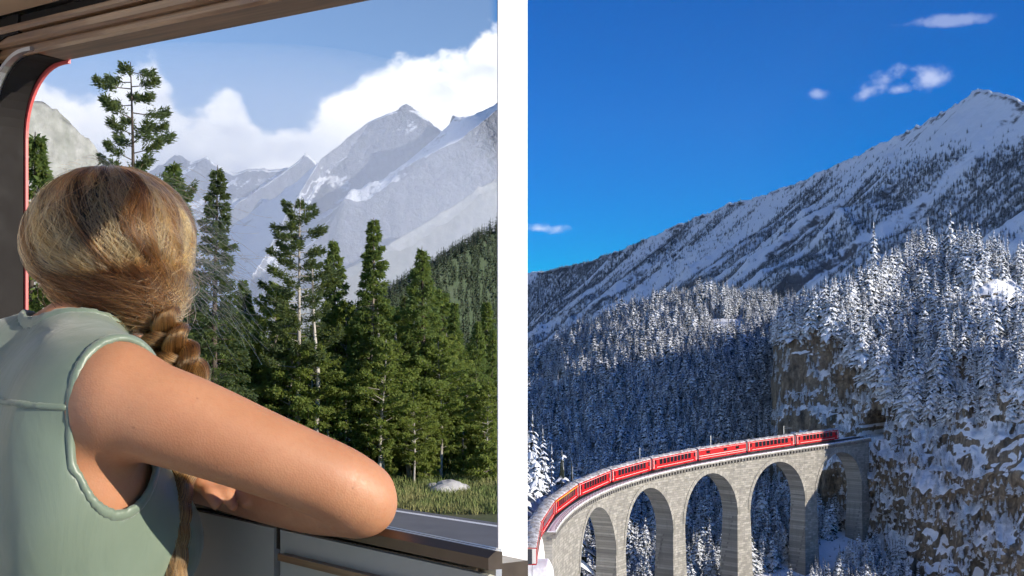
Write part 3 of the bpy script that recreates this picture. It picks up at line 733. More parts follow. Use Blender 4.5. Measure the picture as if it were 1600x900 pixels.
def green_tree(seed, H, crown0, R, nb, per, style, lean=0.0, wob=0.02, leaf=(0.20, 0.055), trunk_r=0.13):
    """unit-real-size conifer: returns trunk mesh (with limbs) and crown mesh"""
    r = np.random.default_rng(seed); mb = MB()
    zs = np.linspace(0, 1, 14); ph = r.uniform(0, 6.28, 2)
    def axis(z): return np.array([lean * H * z + wob * H * math.sin(3.1 * z + ph[0]) * z, wob * H * math.sin(4.3 * z + ph[1]) * z, H * z])
    mb.tube([axis(z) for z in zs], [max(0.012, trunk_r * (1 - z) ** 0.8 + 0.01) * (1.35 if k == 0 else 1) for k, z in enumerate(zs)], 7)
    Q = []
    for i in range(nb):
        u = (i + r.uniform(0, 1)) / nb; z = crown0 + (0.985 - crown0) * u ** 0.9
        k = (z - crown0) / (1 - crown0)
        if style == 'pine': L = R * (0.35 + 0.65 * math.sin(min(1, (1 - k) * 1.25) * 1.9)) * r.uniform(0.55, 1.15)
        elif style == 'birch': L = R * math.sin(math.pi * min(0.98, k * 0.85 + 0.12)) * r.uniform(0.6, 1.1)
        else: L = R * ((1 - k) ** 0.85 * min(1, 0.45 + k * 3.2) + 0.03) * r.uniform(0.62, 1.12)
        az = i * 2.399 + r.uniform(-0.5, 0.5); c, s = math.cos(az), math.sin(az); b = axis(z)
        if style == 'pine': up, dr = r.uniform(-0.15, 0.35), -0.10
        elif style == 'birch': up, dr = r.uniform(0.3, 0.8), 0.25
        else: up, dr = 0.30 * (k - 0.45) + r.uniform(-0.12, 0.12), 0.10 - 0.06 * k
        def pt(t): rr = L * t; return np.array([b[0] + c * rr, b[1] + s * rr, b[2] + up * rr - dr * rr * rr / max(R, .5) + (0.22 * L * max(0, t - 0.6) ** 2 * 3 if style == 'pine' else 0)])
        mb.tube([pt(0), pt(0.5), pt(0.95)], [0.012 + 0.012 * L, 0.009 + 0.005 * L, 0.004], 3, caps=False)
        n = int(per * (0.35 + L / R))
        t = r.uniform(0.12, 1.0, n) ** 0.75
        if style == 'pine': t = 1 - 0.62 * r.uniform(0, 1, n) ** 1.6                # tufted ends
        P_ = np.array([pt(x) for x in np.linspace(0, 1, 9)]); pos = np.stack([np.interp(t, np.linspace(0, 1, 9), P_[:, q]) for q in range(3)], -1)
        w = 0.30 * L * (1.05 - t) + 0.06
        if style == 'pine': w = 0.16 * L * (1.2 - t) + 0.05
        lat = r.normal(0, 1, n) * w * 0.55
        pos[:, 0] += -s * lat; pos[:, 1] += c * lat; pos[:, 2] += r.normal(0, 0.035 + 0.03 * L, n) - np.abs(lat) * (0.25 if style != 'pine' else -0.15)
        sg = np.sign(lat); d = np.stack([c * 0.7 - s * sg * 0.8, s * 0.7 + c * sg * 0.8, np.full(n, -0.35 if style == 'larch' else 0.3 if style == 'pine' else -0.5)], -1) + r.normal(0, 0.45, (n, 3))
        Q.append((pos, d))
    pos = np.concatenate([q[0] for q in Q]); d = np.concatenate([q[1] for q in Q]); n = len(pos)
    d /= np.linalg.norm(d, axis=1)[:, None]; e = np.cross(d, r.normal(0, 1, (n, 3))); e /= np.linalg.norm(e, axis=1)[:, None] + 1e-6
    ln = leaf[0] * r.uniform(0.6, 1.4, n)[:, None]; wd = leaf[1] * r.uniform(0.6, 1.4, n)[:, None]
    V = np.stack([pos - e * wd * 0.5, pos + d * ln * 0.45 - e * wd, pos + d * ln, pos + d * ln * 0.5 + e * wd], 1).reshape(-1, 3)
    return mb.mesh('trunk', True), np_mesh('crown', V, np.arange(4 * n).reshape(n, 4))

def snow_mat(name, lo, hi):
    m, t = new_mat(name); oi = t.node('ShaderNodeObjectInfo')
    nz = t.node('ShaderNodeSeparateXYZ', None, Vector=t.geo.outputs['Normal']).outputs[2]
    n = t.noise(t.tc.outputs['Object'], 1.6, 4, 0.65)
    f = t.math('ADD', nz, t.math('MULTIPLY', t.math('SUBTRACT', n, 0.5), 1.7)); f = t.math('ADD', f, t.math('MULTIPLY', t.math('SUBTRACT', oi.outputs['Random'], 0.5), 0.35))
    f = t.rng(f, lo, hi, 0, 1, True)
    t.set(t.b, 'Base Color', t.mix(f, (0.022, 0.030, 0.022), (0.82, 0.85, 0.90))); t.b.inputs['Roughness'].default_value = 0.75; t.b.inputs['Specular IOR Level'].default_value = 0.2
    return m
M['snowy_lit_needles'] = snow_mat('snow_laden_lit_needles', -0.08, 0.30)  # extra snow white also stands in for sunlight on the knoll
M['far_needles'] = snow_mat('far_dusted_needles', 0.50, 1.0)
M['dusted_shade_needles'] = snow_mat('snow_dusted_shade_needles', 0.26, 0.72)  # reduced snow white also stands in for shade on the hillside
def snow_tree(seed, H, R, tiers, per, seg=3, crown0=0.08, thin=1.0):
    """snow-laden spruce: drooping forked boughs in irregular whorls"""
    r = np.random.default_rng(seed); V = []; Fc = []
    for k in range(tiers):
        u = (k + r.uniform(-0.3, 0.3)) / tiers; u = min(max(u, 0), 0.97); z0 = H * (crown0 + (1 - crown0) * u)
        L0 = R * (1 - u) ** 0.9 * (0.9 + 0.2 * r.uniform()) + 0.12 * R * (1 - u)
        nb = max(3, int(per * (0.55 + 0.45 * (1 - u))))
        for i in range(nb):
            if r.uniform() < 0.10: continue
            az = 2 * math.pi * (i + r.uniform(-0.35, 0.35)) / nb + k * 0.9; L = L0 * r.uniform(0.65, 1.15); w = L * r.uniform(0.24, 0.38) * thin
            c, s = math.cos(az), math.sin(az); dr = r.uniform(0.35, 0.75); z = z0 + r.uniform(-0.02, 0.02) * H
            b = len(V)
            for j in range(seg + 1):
                t = j / seg; rr = L * t; zz = z + 0.10 * L * t - dr * L * t * t
                ww = w * (0.35 + 1.5 * t * (1 - t) * 1.6) * (1 if j < seg else 0.12)
                th = 0.10 * L * (1 - 0.6 * t)
                jx, jy, jz = r.normal(0, 0.05 * L, 3)
                V += [(c * rr - s * ww + jx, s * rr + c * ww + jy, zz - th * 0.9 + jz), (c * rr + jx, s * rr + jy, zz + th + jz), (c * rr + s * ww + jx, s * rr - c * ww + jy, zz - th * 0.9 - jz)]
                if j:
                    a = b + 3 * (j - 1); e = b + 3 * j; Fc += [(a, a + 1, e + 1, e), (a + 1, a + 2, e + 2, e + 1), (a, e, e + 2, a + 2)]
    b = len(V); n = 5
    for k in range(n): V.append((0.06 * R * math.cos(6.283 * k / n), 0.06 * R * math.sin(6.283 * k / n), H * 0.86))
    V.append((0, 0, H)); Fc += [(b + k, b + (k + 1) % n, b + n) for k in range(n)]
    mb = MB(); mb.tube([(0, 0, -0.8), (0, 0, H * 0.5), (0, 0, H * 0.97)], [0.035 * R + 0.09, 0.02 * R + 0.05, 0.02], 5)
    return mb.mesh('trunk'), np_mesh('crown', V, Fc)

def plant(name, meshes, mats, loc, rz, sc, label, cat, group=None, sxy=None):
    o = empty(name, loc, rz); sx = sxy or sc; o.scale = (sx, sx, sc); tag(o, label, cat, group)
    for nm, me, mt in zip(('trunk', 'crown'), meshes, mats):
        c = bpy.data.objects.new(nm, me); COL.objects.link(c); c.parent = o
        if not me.materials: me.materials.append(mt)
    return o

# ---- left: larches and pines behind the road
def ground_z(x, y): return float(near_h(np.array([x]), np.array([y]))[0])
G = {
 'pine': green_tree(101, 13, 0.30, 1.75, 56, 420, 'pine', 0.0, 0.008, (0.15, 0.020), 0.12),
 'dense': green_tree(102, 12, 0.10, 1.95, 110, 230, 'larch', 0.0, 0.006, (0.17, 0.030), 0.15),
 'sparse': green_tree(103, 11, 0.36, 1.45, 60, 300, 'pine', 0.025, 0.012, (0.15, 0.022), 0.10),
 'spire': green_tree(104, 11, 0.30, 1.55, 95, 260, 'larch', 0.0, 0.006, (0.17, 0.030), 0.11),
 'wide': green_tree(105, 10, 0.22, 2.25, 100, 260, 'larch', 0.0, 0.006, (0.17, 0.030), 0.17),
 'larch_a': green_tree(106, 9, 0.14, 1.7, 90, 210, 'larch', 0.01, 0.01, (0.18, 0.034), 0.11),
 'larch_b': green_tree(107, 9, 0.25, 1.9, 80, 220, 'larch', -0.01, 0.012, (0.18, 0.034), 0.10),
 'birch': green_tree(108, 8, 0.18, 1.9, 60, 240, 'birch', 0.015, 0.02, (0.12, 0.05), 0.075),
 'bush': green_tree(109, 2.2, 0.05, 1.2, 36, 90, 'birch', 0.0, 0.02, (0.12, 0.07), 0.03),
}
GH = {'pine': 13, 'dense': 12, 'sparse': 11, 'spire': 11, 'wide': 10, 'larch_a': 9, 'larch_b': 9, 'birch': 8, 'bush': 2.2}
def left_tree(kind, px, row, d, name, label, leaf, bark, group=None, wide=1.0, rz=None, cat='tree'):
    x = (px - CX) / F * d; z0 = ground_z(x, d) - 0.05; top = (HY - row) / F * d; sc = (top - z0) / GH[kind]
    return plant(name, G[kind], (M[bark], M[leaf]), (x, d, z0), rng.uniform(0, 6.28) if rz is None else rz, sc, label, cat, group, sxy=sc * wide)
left_tree('pine', 203, 96, 36, 'pine_tree', 'tall open pine with tufted branches rising behind the head', 'pine', 'bark_dark', rz=1.0)
left_tree('dense', 336, 258, 42, 'larch_tree', 'tall dark larch beside the windblown hair', 'pine', 'bark_dark', wide=1.0)
left_tree('sparse', 462, 314, 46, 'pine_tree', 'thin crowned tree with a crooked pale trunk above the forearm', 'pine', 'bark_pale', rz=0.2, wide=1.1)
left_tree('spire', 581, 340, 47.5, 'larch_tree', 'dense green larch with a bare grey lower trunk, left of the dark trunked one', 'larch', 'bark_grey', wide=1.0)
left_tree('wide', 661, 386, 48.5, 'larch_tree', 'broad green larch with a thick dark trunk near the white divider', 'larch', 'bark_dark', wide=0.95)
left_tree('larch_a', 46, 205, 41, 'larch_tree', 'green larch partly hidden at the left end of the window', 'larch', 'bark_dark')
left_tree('larch_b', 523, 372, 50, 'larch_tree', 'slim larch between the pale trunked tree and the dense one', 'larch', 'bark_grey', wide=0.7)
left_tree('larch_b', 268, 250, 52, 'pine_tree', 'dark conifer top between the tall pine and the larch by the hair', 'pine', 'bark_dark', wide=0.9)
grp = 'trees of the wood beyond the road'
fill = []
for i in range(54):
    px = 20 + 765 * (i + rng.uniform(0, 1)) / 54; d = rng.uniform(51, 66); k = rng.choice(['larch_a', 'larch_b', 'birch', 'dense', 'spire'], p=[.27, .2, .35, .09, .09])
    row = rng.uniform(430, 535) + (40 if k == 'birch' else 0) + max(0, (px - 690)) * 0.35
    x = (px - CX) / F * d
    if x > -0.9: continue
    lf = 'birch' if k == 'birch' else 'larch'
    left_tree(k, px, row, d, 'larch_tree' if k != 'birch' else 'birch_tree', 'slender larch in the wood beyond the road' if k != 'birch' else 'light green birch in the wood beyond the road', lf, 'bark_grey' if k != 'birch' else 'bark_pale', grp if k != 'birch' else 'birches of the wood beyond the road', wide=rng.uniform(0.9, 1.3))
for px, row, d, k in ((425, 440, 48, 'birch'), (540, 470, 49, 'birch'), (622, 480, 50, 'birch'), (712, 470, 51.5, 'larch_a'), (745, 500, 52, 'larch_b'), (768, 512, 54, 'larch_a'), (690, 520, 50, 'birch'), (380, 450, 49, 'larch_a'), (345, 470, 47, 'birch')):
    left_tree(k, px, row, d, 'larch_tree' if k != 'birch' else 'birch_tree', 'slender larch in the wood beyond the road' if k != 'birch' else 'light green birch in the wood beyond the road', 'birch' if k == 'birch' else 'larch', 'bark_pale' if k == 'birch' else 'bark_grey', grp if k != 'birch' else 'birches of the wood beyond the road', wide=0.8 if px > 700 else 1.0)
for i in range(14):
    px = 345 + 425 * (i + rng.uniform(0, 1)) / 14; d = rng.uniform(45.5, 49.5); row = rng.uniform(520, 610)
    left_tree('birch', px, row, d, 'birch_tree', 'low bright birch sapling at the front of the wood', 'birch', 'bark_pale', 'birch saplings at the front of the wood', wide=1.25)
# bare thin trunks leaning among them
for px0, row0, px1, row1, d in ((598, 730, 590, 470, 47), (640, 742, 618, 520, 48), (497, 690, 488, 420, 45.5)):
    a = P(px0, row0, d); b = P(px1, row1, d + 0.6); a.z = ground_z(a.x, a.y) - 0.1
    mb = MB(); o = empty('dead_tree', a); mid = (a + b) / 2 + Vector((0.12, 0, 0))
    mb.tube([Vector((0, 0, 0)), (mid - a) * 0.5 + Vector((-.08, 0, 0)), mid - a, (b + mid) / 2 - a + Vector((-.06, 0, 0)), b - a], [0.11, 0.095, 0.085, 0.06, 0.03], 8)
    mb.build('trunk', M['bark_pale'], o, True)
    for q in range(16):
        f = rng.uniform(0.3, 1); c = (b - a) * f; az = rng.uniform(0, 6.28); l = rng.uniform(0.3, 0.9); MB().tube([c, c + Vector((math.cos(az) * l, math.sin(az) * l, rng.uniform(-.2, .3)))], [0.018, 0.006], 4).build('twig', M['bark_grey'], o)
    tag(o, {598: 'straight pale bare trunk below the dense green larch', 640: 'leaning pale bare trunk beside the thick dark trunk', 497: 'crooked whitish bare trunk rising from behind the arm'}[px0], 'tree')
for i in range(30):
    px = rng.uniform(330, 775); d = rng.uniform(45.5, 51); x = (px - CX) / F * d
    o = plant('shrub', G['bush'], (M['bark_grey'], M['birch']), (x, d, ground_z(x, d) - 0.1), rng.uniform(0, 6), rng.uniform(0.4, 1.25), 'low green shrub at the foot of the wood', 'shrub', 'shrubs along the edge of the wood')
# grass on the verge
def grass():
    n = 26000; r = np.random.default_rng(5)
    y = r.uniform(37.6, 52, n); x = r.uniform(-15, -0.2, n) * (y / 45)
    a = P(626, 809, 37.5); b = P(775, 833, 34.3); dd = (b - a); dd.z = 0; dd.normalize(); off = (x - a.x) * -dd.y + (y - a.y) * dd.x
    k = off > 0.45; x, y = x[k], y[k]; n = len(x); z = near_h(x, y)
    h = r.uniform(0.10, 0.34, n); az = r.uniform(0, 6.28, n); w = r.uniform(0.012, 0.028, n); ln = r.normal(0, 0.10, (n, 2))
    V = np.stack([np.stack([x - np.cos(az) * w, y - np.sin(az) * w, z - 0.03], -1), np.stack([x + np.cos(az) * w, y + np.sin(az) * w, z - 0.03], -1), np.stack([x + ln[:, 0], y + ln[:, 1], z + h], -1)], 1).reshape(-1, 3)
    m, t = new_mat('verge_grass'); nn = t.noise(t.geo.outputs['Position'], 0.7, 4, 0.6); t.set(t.b, 'Base Color', t.mix(t.rng(nn, 0.35, 0.65), (0.09, 0.15, 0.03), (0.21, 0.20, 0.07))); t.b.inputs['Roughness'].default_value = 0.8
    tag(link('grass', np_mesh('grass', V, np.arange(3 * n).reshape(n, 3)), m), 'rough yellow green grass on the verge beyond the road', kind='stuff')
grass()
M['stone_pale'] = plain('pale_boulder', (0.42, 0.41, 0.39), 0.9, var=0.3, scale=3, bmp=0.5)
for i, (px, row, s) in enumerate(((690, 752, 0.42), (702, 748, 0.55), (716, 752, 0.36), (722, 746, 0.30), (676, 756, 0.28))):
    d = 43.5 + i * 0.4; x = (px - CX) / F * d
    bm = bmesh.new(); bmesh.ops.create_icosphere(bm, subdivisions=3, radius=s)
    for v in bm.verts: k = float(fbm(np.array([v.co]) * 2.2 + i * 9, 4)[0]); v.co *= 1 + 0.35 * k; v.co.z *= 0.55
    me = bpy.data.meshes.new('boulder'); bm.to_mesh(me); bm.free(); o = link('boulder', me, M['stone_pale'], None, (x, d, ground_z(x, d) + s * 0.2)); tag(o, 'pale boulder lying in the grass in front of the dark trunk', 'boulder', 'boulders on the verge')

# ---- scattering helper for woods that read as one mass
SRC = {}
def source_collection(key, objs):
    c = bpy.data.collections.new(key)
    for o in objs: c.objects.link(o)
    SRC[key] = c; return c
def scatter(name, label, pts, sc, key):
    n = len(pts); me = bpy.data.meshes.new(name); me.vertices.add(n); me.vertices.foreach_set('co', np.asarray(pts, np.float32).ravel())
    a = me.attributes.new('size', 'FLOAT', 'POINT'); a.data.foreach_set('value', np.asarray(sc, np.float32))
    b = me.attributes.new('turn', 'FLOAT', 'POINT'); b.data.foreach_set('value', rng.uniform(0, 6.28, n).astype(np.float32))
    o = link(name, me); tag(o, label, kind='stuff')
    ng = bpy.data.node_groups.new(name + '_scatter', 'GeometryNodeTree'); ng.interface.new_socket('Geometry', in_out='INPUT', socket_type='NodeSocketGeometry'); ng.interface.new_socket('Geometry', in_out='OUTPUT', socket_type='NodeSocketGeometry')
    N = ng.nodes; Lk = ng.links; gi = N.new('NodeGroupInput'); go = N.new('NodeGroupOutput'); mp = N.new('GeometryNodeMeshToPoints'); ip = N.new('GeometryNodeInstanceOnPoints'); ci = N.new('GeometryNodeCollectionInfo')
    ci.inputs['Collection'].default_value = SRC[key]; ci.inputs['Separate Children'].default_value = True; ci.inputs['Reset Children'].default_value = True
    s = N.new('GeometryNodeInputNamedAttribute'); s.data_type = 'FLOAT'; s.inputs['Name'].default_value = 'size'
    t = N.new('GeometryNodeInputNamedAttribute'); t.data_type = 'FLOAT'; t.inputs['Name'].default_value = 'turn'
    cx = N.new('ShaderNodeCombineXYZ'); Lk.new(t.outputs[0], cx.inputs[2])
    ip.inputs['Pick Instance'].default_value = True
    Lk.new(gi.outputs[0], mp.inputs[0]); Lk.new(mp.outputs[0], ip.inputs['Points']); Lk.new(ci.outputs[0], ip.inputs['Instance']); Lk.new(cx.outputs[0], ip.inputs['Rotation']); Lk.new(s.outputs[0], ip.inputs['Scale']); Lk.new(ip.outputs[0], go.inputs[0])
    md = o.modifiers.new('scatter', 'NODES'); md.node_group = ng
    return o
def src_obj(name, trunk, crown, mats):
    """trunk and crown joined for mass use"""
    va = np.array([v.co[:] for v in trunk.vertices]); vb = np.array([v.co[:] for v in crown.vertices])
    fs = [tuple(p.vertices) for p in trunk.polygons] + [tuple(i + len(va) for i in p.vertices) for p in crown.polygons]
    me = np_mesh(name, np.concatenate([va, vb]), fs); me.materials.append(mats[0]); me.materials.append(mats[1])
    mi = np.zeros(len(fs), np.int32); mi[len(trunk.polygons):] = 1; me.polygons.foreach_set('material_index', mi)
    return bpy.data.objects.new(name, me)
ST = [snow_tree(201, 10, 2.3, 14, 9), snow_tree(202, 10, 1.6, 17, 8), snow_tree(203, 10, 3.1, 13, 11), snow_tree(204, 10, 1.25, 16, 7, thin=0.9), snow_tree(205, 10, 2.2, 11, 7, crown0=0.28)]
LOW = [snow_tree(211 + k, 10, 2.1 + 0.3 * k, 8, 5, seg=2) for k in range(3)]
source_collection('snowy_spruce_source', [src_obj('snowy_spruce_%s' % 'abcde'[k], *ST[k], (M['bark_dark'], M['snowy_lit_needles'])) for k in range(5)])
source_collection('hill_spruce_source', [src_obj('hill_spruce_%s' % 'abcde'[k], *ST[k], (M['bark_dark'], M['dusted_shade_needles'])) for k in range(5)])
source_collection('far_spruce_source', [src_obj('far_spruce_%s' % 'abc'[k], *LOW[k], (M['bark_dark'], M['far_needles'])) for k in range(3)])
source_collection('far_green_source', [src_obj('green_spruce_%s' % 'ab'[k], *LOW[k], (M['bark_dark'], M['wooded'])) for k in range(2)])

def grid_samples(g, n, seed, vmin=0.0, vmax=1.0):
    X, Y, Z, v, t = g; r = np.random.default_rng(seed); nu, nv = X.shape
    j0 = np.searchsorted(v, vmin); j1 = np.searchsorted(v, vmax) - 1
    i = r.uniform(0, nu - 1.001, n); j = r.uniform(j0, j1 - 0.001, n); i0 = i.astype(int); jj = j.astype(int); fi = i - i0; fj = j - jj
    def bl(A): return A[i0, jj] * (1 - fi) * (1 - fj) + A[i0 + 1, jj] * fi * (1 - fj) + A[i0, jj + 1] * (1 - fi) * fj + A[i0 + 1, jj + 1] * fi * fj
    vv = np.interp(j, np.arange(nv), v)
    return np.stack([bl(X), bl(Y), bl(Z)], -1), t[i0], vv
# far mountain wood with avalanche tracks left open
def far_wood():
    p, u, v = grid_samples(peak_g, 240000, 301, 0.0, 1.0)
    g = fbm(np.stack([u / 95 + 0.5 * fbm(p / 220, 3, seed=303), v * 1.3, 0 * u], -1), 4, seed=305)
    px = CX + F * p[:, 0] / p[:, 1]; row = HY - F * p[:, 2] / p[:, 1]
    line = np.interp(px, [824, 1100, 1250, 1400, 1500, 1600], [380, 330, 290, 270, 240, 230])       # tree line
    dens = sstep(0.30, 0.06, np.abs(g) * 0 + g) * sstep(-25, 35, row - line + 30 * fbm(p / 120, 3, seed=306))
    tracks = np.abs(fbm(np.stack([u / 260 + 0.35 * fbm(p / 300, 2, seed=307), v * 0.6, 0 * u], -1), 2, seed=308))
    dens = dens * sstep(0.05, 0.11, tracks)
    X_, Y_, Z_, v_, t_ = peak_g; j0 = int(np.argmin(np.abs(v_))); rpx = CX + F * X_[:, j0] / Y_[:, j0]
    for c_, w_, v0 in ((1150, 9, 0.1), (1222, 11, 0.05), (1310, 17, 0.08), (1425, 34, 0.05), (1478, 12, 0.1), (1527, 22, 0.0), (1600, 28, 0.05), (1680, 18, 0.2), (1780, 22, 0.1)):
        uc = np.interp(c_, rpx, t_); off = np.abs(u - uc - 26 * fbm(np.stack([v * 3, 0 * v + c_, 0 * v], -1), 3, seed=309)); dens = dens * np.where(v > v0, sstep(w_ * 0.8, w_ * 1.3, off), 1)
    dens = np.maximum(dens * 1.0, 0.05 * sstep(-70, 30, row - line))
    k = (rng.uniform(0, 1, len(p)) < dens) & (px > 790) & (px < 1640)
    p = p[k]; sc = rng.uniform(0.5, 1.1, len(p)); p[:, 2] -= 0.4
    scatter('mountain_wood', 'snow dusted spruce forest covering the far mountainside', p, sc, 'far_spruce_source')
far_wood()
def hillA_wood():
    p, u, v = grid_samples(hillA_g, 7000, 311, 0.0, 1.0); scatter('wooded_hillside', 'dense dark green forest on the hazy hill', p, rng.uniform(1.1, 2.0, len(p)), 'far_green_source')
hillA_wood()
# hillside behind the bridge: the largest few hundred singly, the rest as one mass
def hillside_wood():
    r = np.random.default_rng(321); n = 19000; d = 235 + 545 * r.uniform(0, 1, n) ** 0.85; a = r.uniform(-0.012, 0.30, n); x = a * d; z = mid_h(x, d)
    px = CX + F * a
    g = fbm(np.stack([x / 40, d / 40, 0 * x], -1), 3, seed=323)
    # clear of the line and bridge
    ss = np.linspace(0, S_END, 200); tx = np.polyval(_cx, ss); ty = np.polyval(_cy, ss)
    dm = np.min(np.hypot(x[:, None] - tx[None], d[:, None] - ty[None]), axis=1)
    clearing = ((px > 1108) & (px < 1165) & (np.abs((HY - F * z / d) - 512) < 14)) | ((np.abs(px - 858) < 24) & (np.abs((HY - F * z / d) - 606) < 9))
    k = (dm > 8) & ((z > -88) | (d > 285)) & (g > -0.45) & ~clearing & (rng.uniform(0, 1, n) < 0.9)
    m2 = 700; d2 = r.uniform(268, 405, m2); a2 = r.uniform(0.13, 0.36, m2); x2 = a2 * d2; z2 = mid_h(x2, d2); k2 = np.min(np.hypot(x2[:, None] - tx[None], d2[:, None] - ty[None]), axis=1) > 7
    x, d, z = np.concatenate([x[k], x2[k2]]), np.concatenate([d[k], d2[k2]]), np.concatenate([z[k], z2[k2]]); sc = r.uniform(0.45, 1.2, len(x)) * np.where(r.uniform(0, 1, len(x)) < 0.12, 1.35, 1.0)
    return x, d, z, sc
DT = [(a.copy(), b.copy()) for a, b in ST]
for a, b in DT: a.materials.clear(); b.materials.clear()
hx, hd, hz, hs = hillside_wood()
order = np.argsort(hd - 30 * hs); near_i = order[:150]; rest = order[150:]
for i in near_i:
    k = int(rng.integers(0, 5)); plant('snowy_spruce', DT[k], (M['bark_dark'], M['dusted_shade_needles']), (hx[i], hd[i], hz[i] - 0.3), rng.uniform(0, 6.28), hs[i], 'snow laden spruce on the shaded slope just behind the viaduct', 'tree', 'spruces behind the viaduct')
scatter('hillside_wood', 'snow covered spruce forest on the shaded hillside behind the viaduct', np.stack([hx, hd, hz - 0.3], -1)[rest], hs[rest], 'hill_spruce_source')
# knoll above the cliff
def knoll_wood():
    V, nw, ns, t, pxs = CLIFF; r = np.random.default_rng(331); out = []
    while len(out) < 1700:
        i = r.uniform(nw - 8, nw + ns + 6); j = r.uniform(0, V.shape[1] - 2); i0, j0 = int(i), int(j); a, b = i - i0, j - j0
        p = (V[i0, j0] * (1 - a) * (1 - b) + V[i0 + 1, j0] * a * (1 - b) + V[i0, j0 + 1] * (1 - a) * b + V[i0 + 1, j0 + 1] * a * b)
        px = CX + F * p[0] / p[1]
        if px > 1660: continue
        if float(fbm(np.array([[p[0] / 18, p[1] / 18, 0]]), 3, seed=333)[0]) < -0.35: continue
        out.append(p)
    P_ = np.array(out); return P_
kp = knoll_wood(); ko = np.argsort(kp[:, 1]); ks = rng.uniform(0.5, 1.6, len(kp))
sel = rng.permutation(len(kp))[:140]; msk = np.zeros(len(kp), bool); msk[sel] = True
for i in sel:
    k = int(rng.integers(0, 5)); plant('snowy_spruce', ST[k], (M['bark_dark'], M['snowy_lit_needles']), (kp[i][0], kp[i][1], kp[i][2] - 0.5), rng.uniform(0, 6.28), ks[i] * 1.1, 'snow laden spruce on the sunlit knoll above the cliff', 'tree', 'spruces on the knoll', sxy=ks[i])
scatter('knoll_wood', 'snow laden spruce wood crowding the knoll above the cliff', kp[~msk] - np.array([0, 0, 0.5]), ks[~msk], 'snowy_spruce_source')
# tall spruces standing clear of the knoll
for px, row, d, k, lab in ((1450, 336, 470, 1, 'tall pointed snowy spruce, left of the two highest on the knoll'), (1485, 322, 474, 4, 'highest snowy spruce on the knoll with a bare dark trunk'), (1507, 345, 476, 3, 'slim snowy spruce just right of the highest one on the knoll'), (1365, 343, 468, 0, 'broad white topped spruce on the left half of the knoll')):
    x = (px - CX) / F * d; top = (HY - row) / F * d; zb = (HY - 425) / F * d
    plant('snowy_spruce', ST[k], (M['bark_dark'], M['snowy_lit_needles']), (x, d, zb - 2), 0.7, (top - zb + 2) / 10, lab, 'tree', sxy=(top - zb) / 10 * 0.75)
# snowy trees at the left of the line
for i, (px, row, d) in enumerate(((832, 640, 268), (848, 662, 274), (838, 700, 262), (862, 690, 285), (852, 708, 268), (826, 670, 300), (878, 700, 300), (893, 716, 305), (818, 690, 256), (812, 650, 290))):
    x = (px - CX) / F * d; zb = float(mid_h(np.array([x]), np.array([d]))[0]); top = (HY - row) / F * d; h = top - zb + 0.5
    plant('snowy_spruce', ST[i % 4], (M['bark_dark'], M['snowy_lit_needles']), (x, d, zb - 0.5), i * 1.3, h / 10, 'white snow laden spruce beside the curve of the train', 'tree', 'spruces beside the curve', sxy=max(h / 10 * 0.8, 0.8))
# dark snowy scrub clinging to the cliff
def scrub():
    V, nw, ns, t, pxs = CLIFF; r = np.random.default_rng(341); out = []; n = 6500
    i = r.integers(20, nw + 10, n); j = r.integers(4, V.shape[1] - 4, n); p = V[i, j]; g = fbm(p / 14, 3, seed=343)
    td = np.array(trk(S_END - 8)); k = (g > -0.12) & (np.linalg.norm(p - td, axis=1) > 11); p = p[k]
    scatter('cliff_scrub', 'small snowy bushes clinging to the cliff ledges', p - np.array([0, 0, 0.4]), r.uniform(0.10, 0.40, len(p)), 'snowy_spruce_source')
scrub()
# ------------------------------------------------------------------ the red train on the viaduct
M['red'] = plain('red_coach_paint', (0.40, 0.004, 0.007), 0.6, var=0.12, scale=1.5, spec=0.25)
M['stripe'] = plain('cream_stripe', (0.72, 0.68, 0.62), 0.45, var=0.05)
M['yellow_band'] = plain('yellow_band', (0.72, 0.42, 0.04), 0.45, var=0.05)
M['coach_glass'] = plain('dark_coach_glass', (0.012, 0.014, 0.018), 0.08, var=0.2)
M['roof_grey'] = plain('grey_coach_roof', (0.30, 0.28, 0.27), 0.7, var=0.2, scale=2)
def snowy_roof():
    m, t = new_mat('snow_dusted_roof'); n = t.noise(t.tc.outputs['Object'], 0.9, 5, 0.65)
    t.set(t.b, 'Base Color', t.mix(t.rng(n, 0.38, 0.60), (0.22, 0.19, 0.18), (0.62, 0.62, 0.63))); t.b.inputs['Roughness'].default_value = 0.7; return m
M['roof_snow'] = snowy_roof()
sA, sB = s_at_px(868), s_at_px(1312); PITCH = (sB - sA) / 7.0; LC = PITCH - 1.0
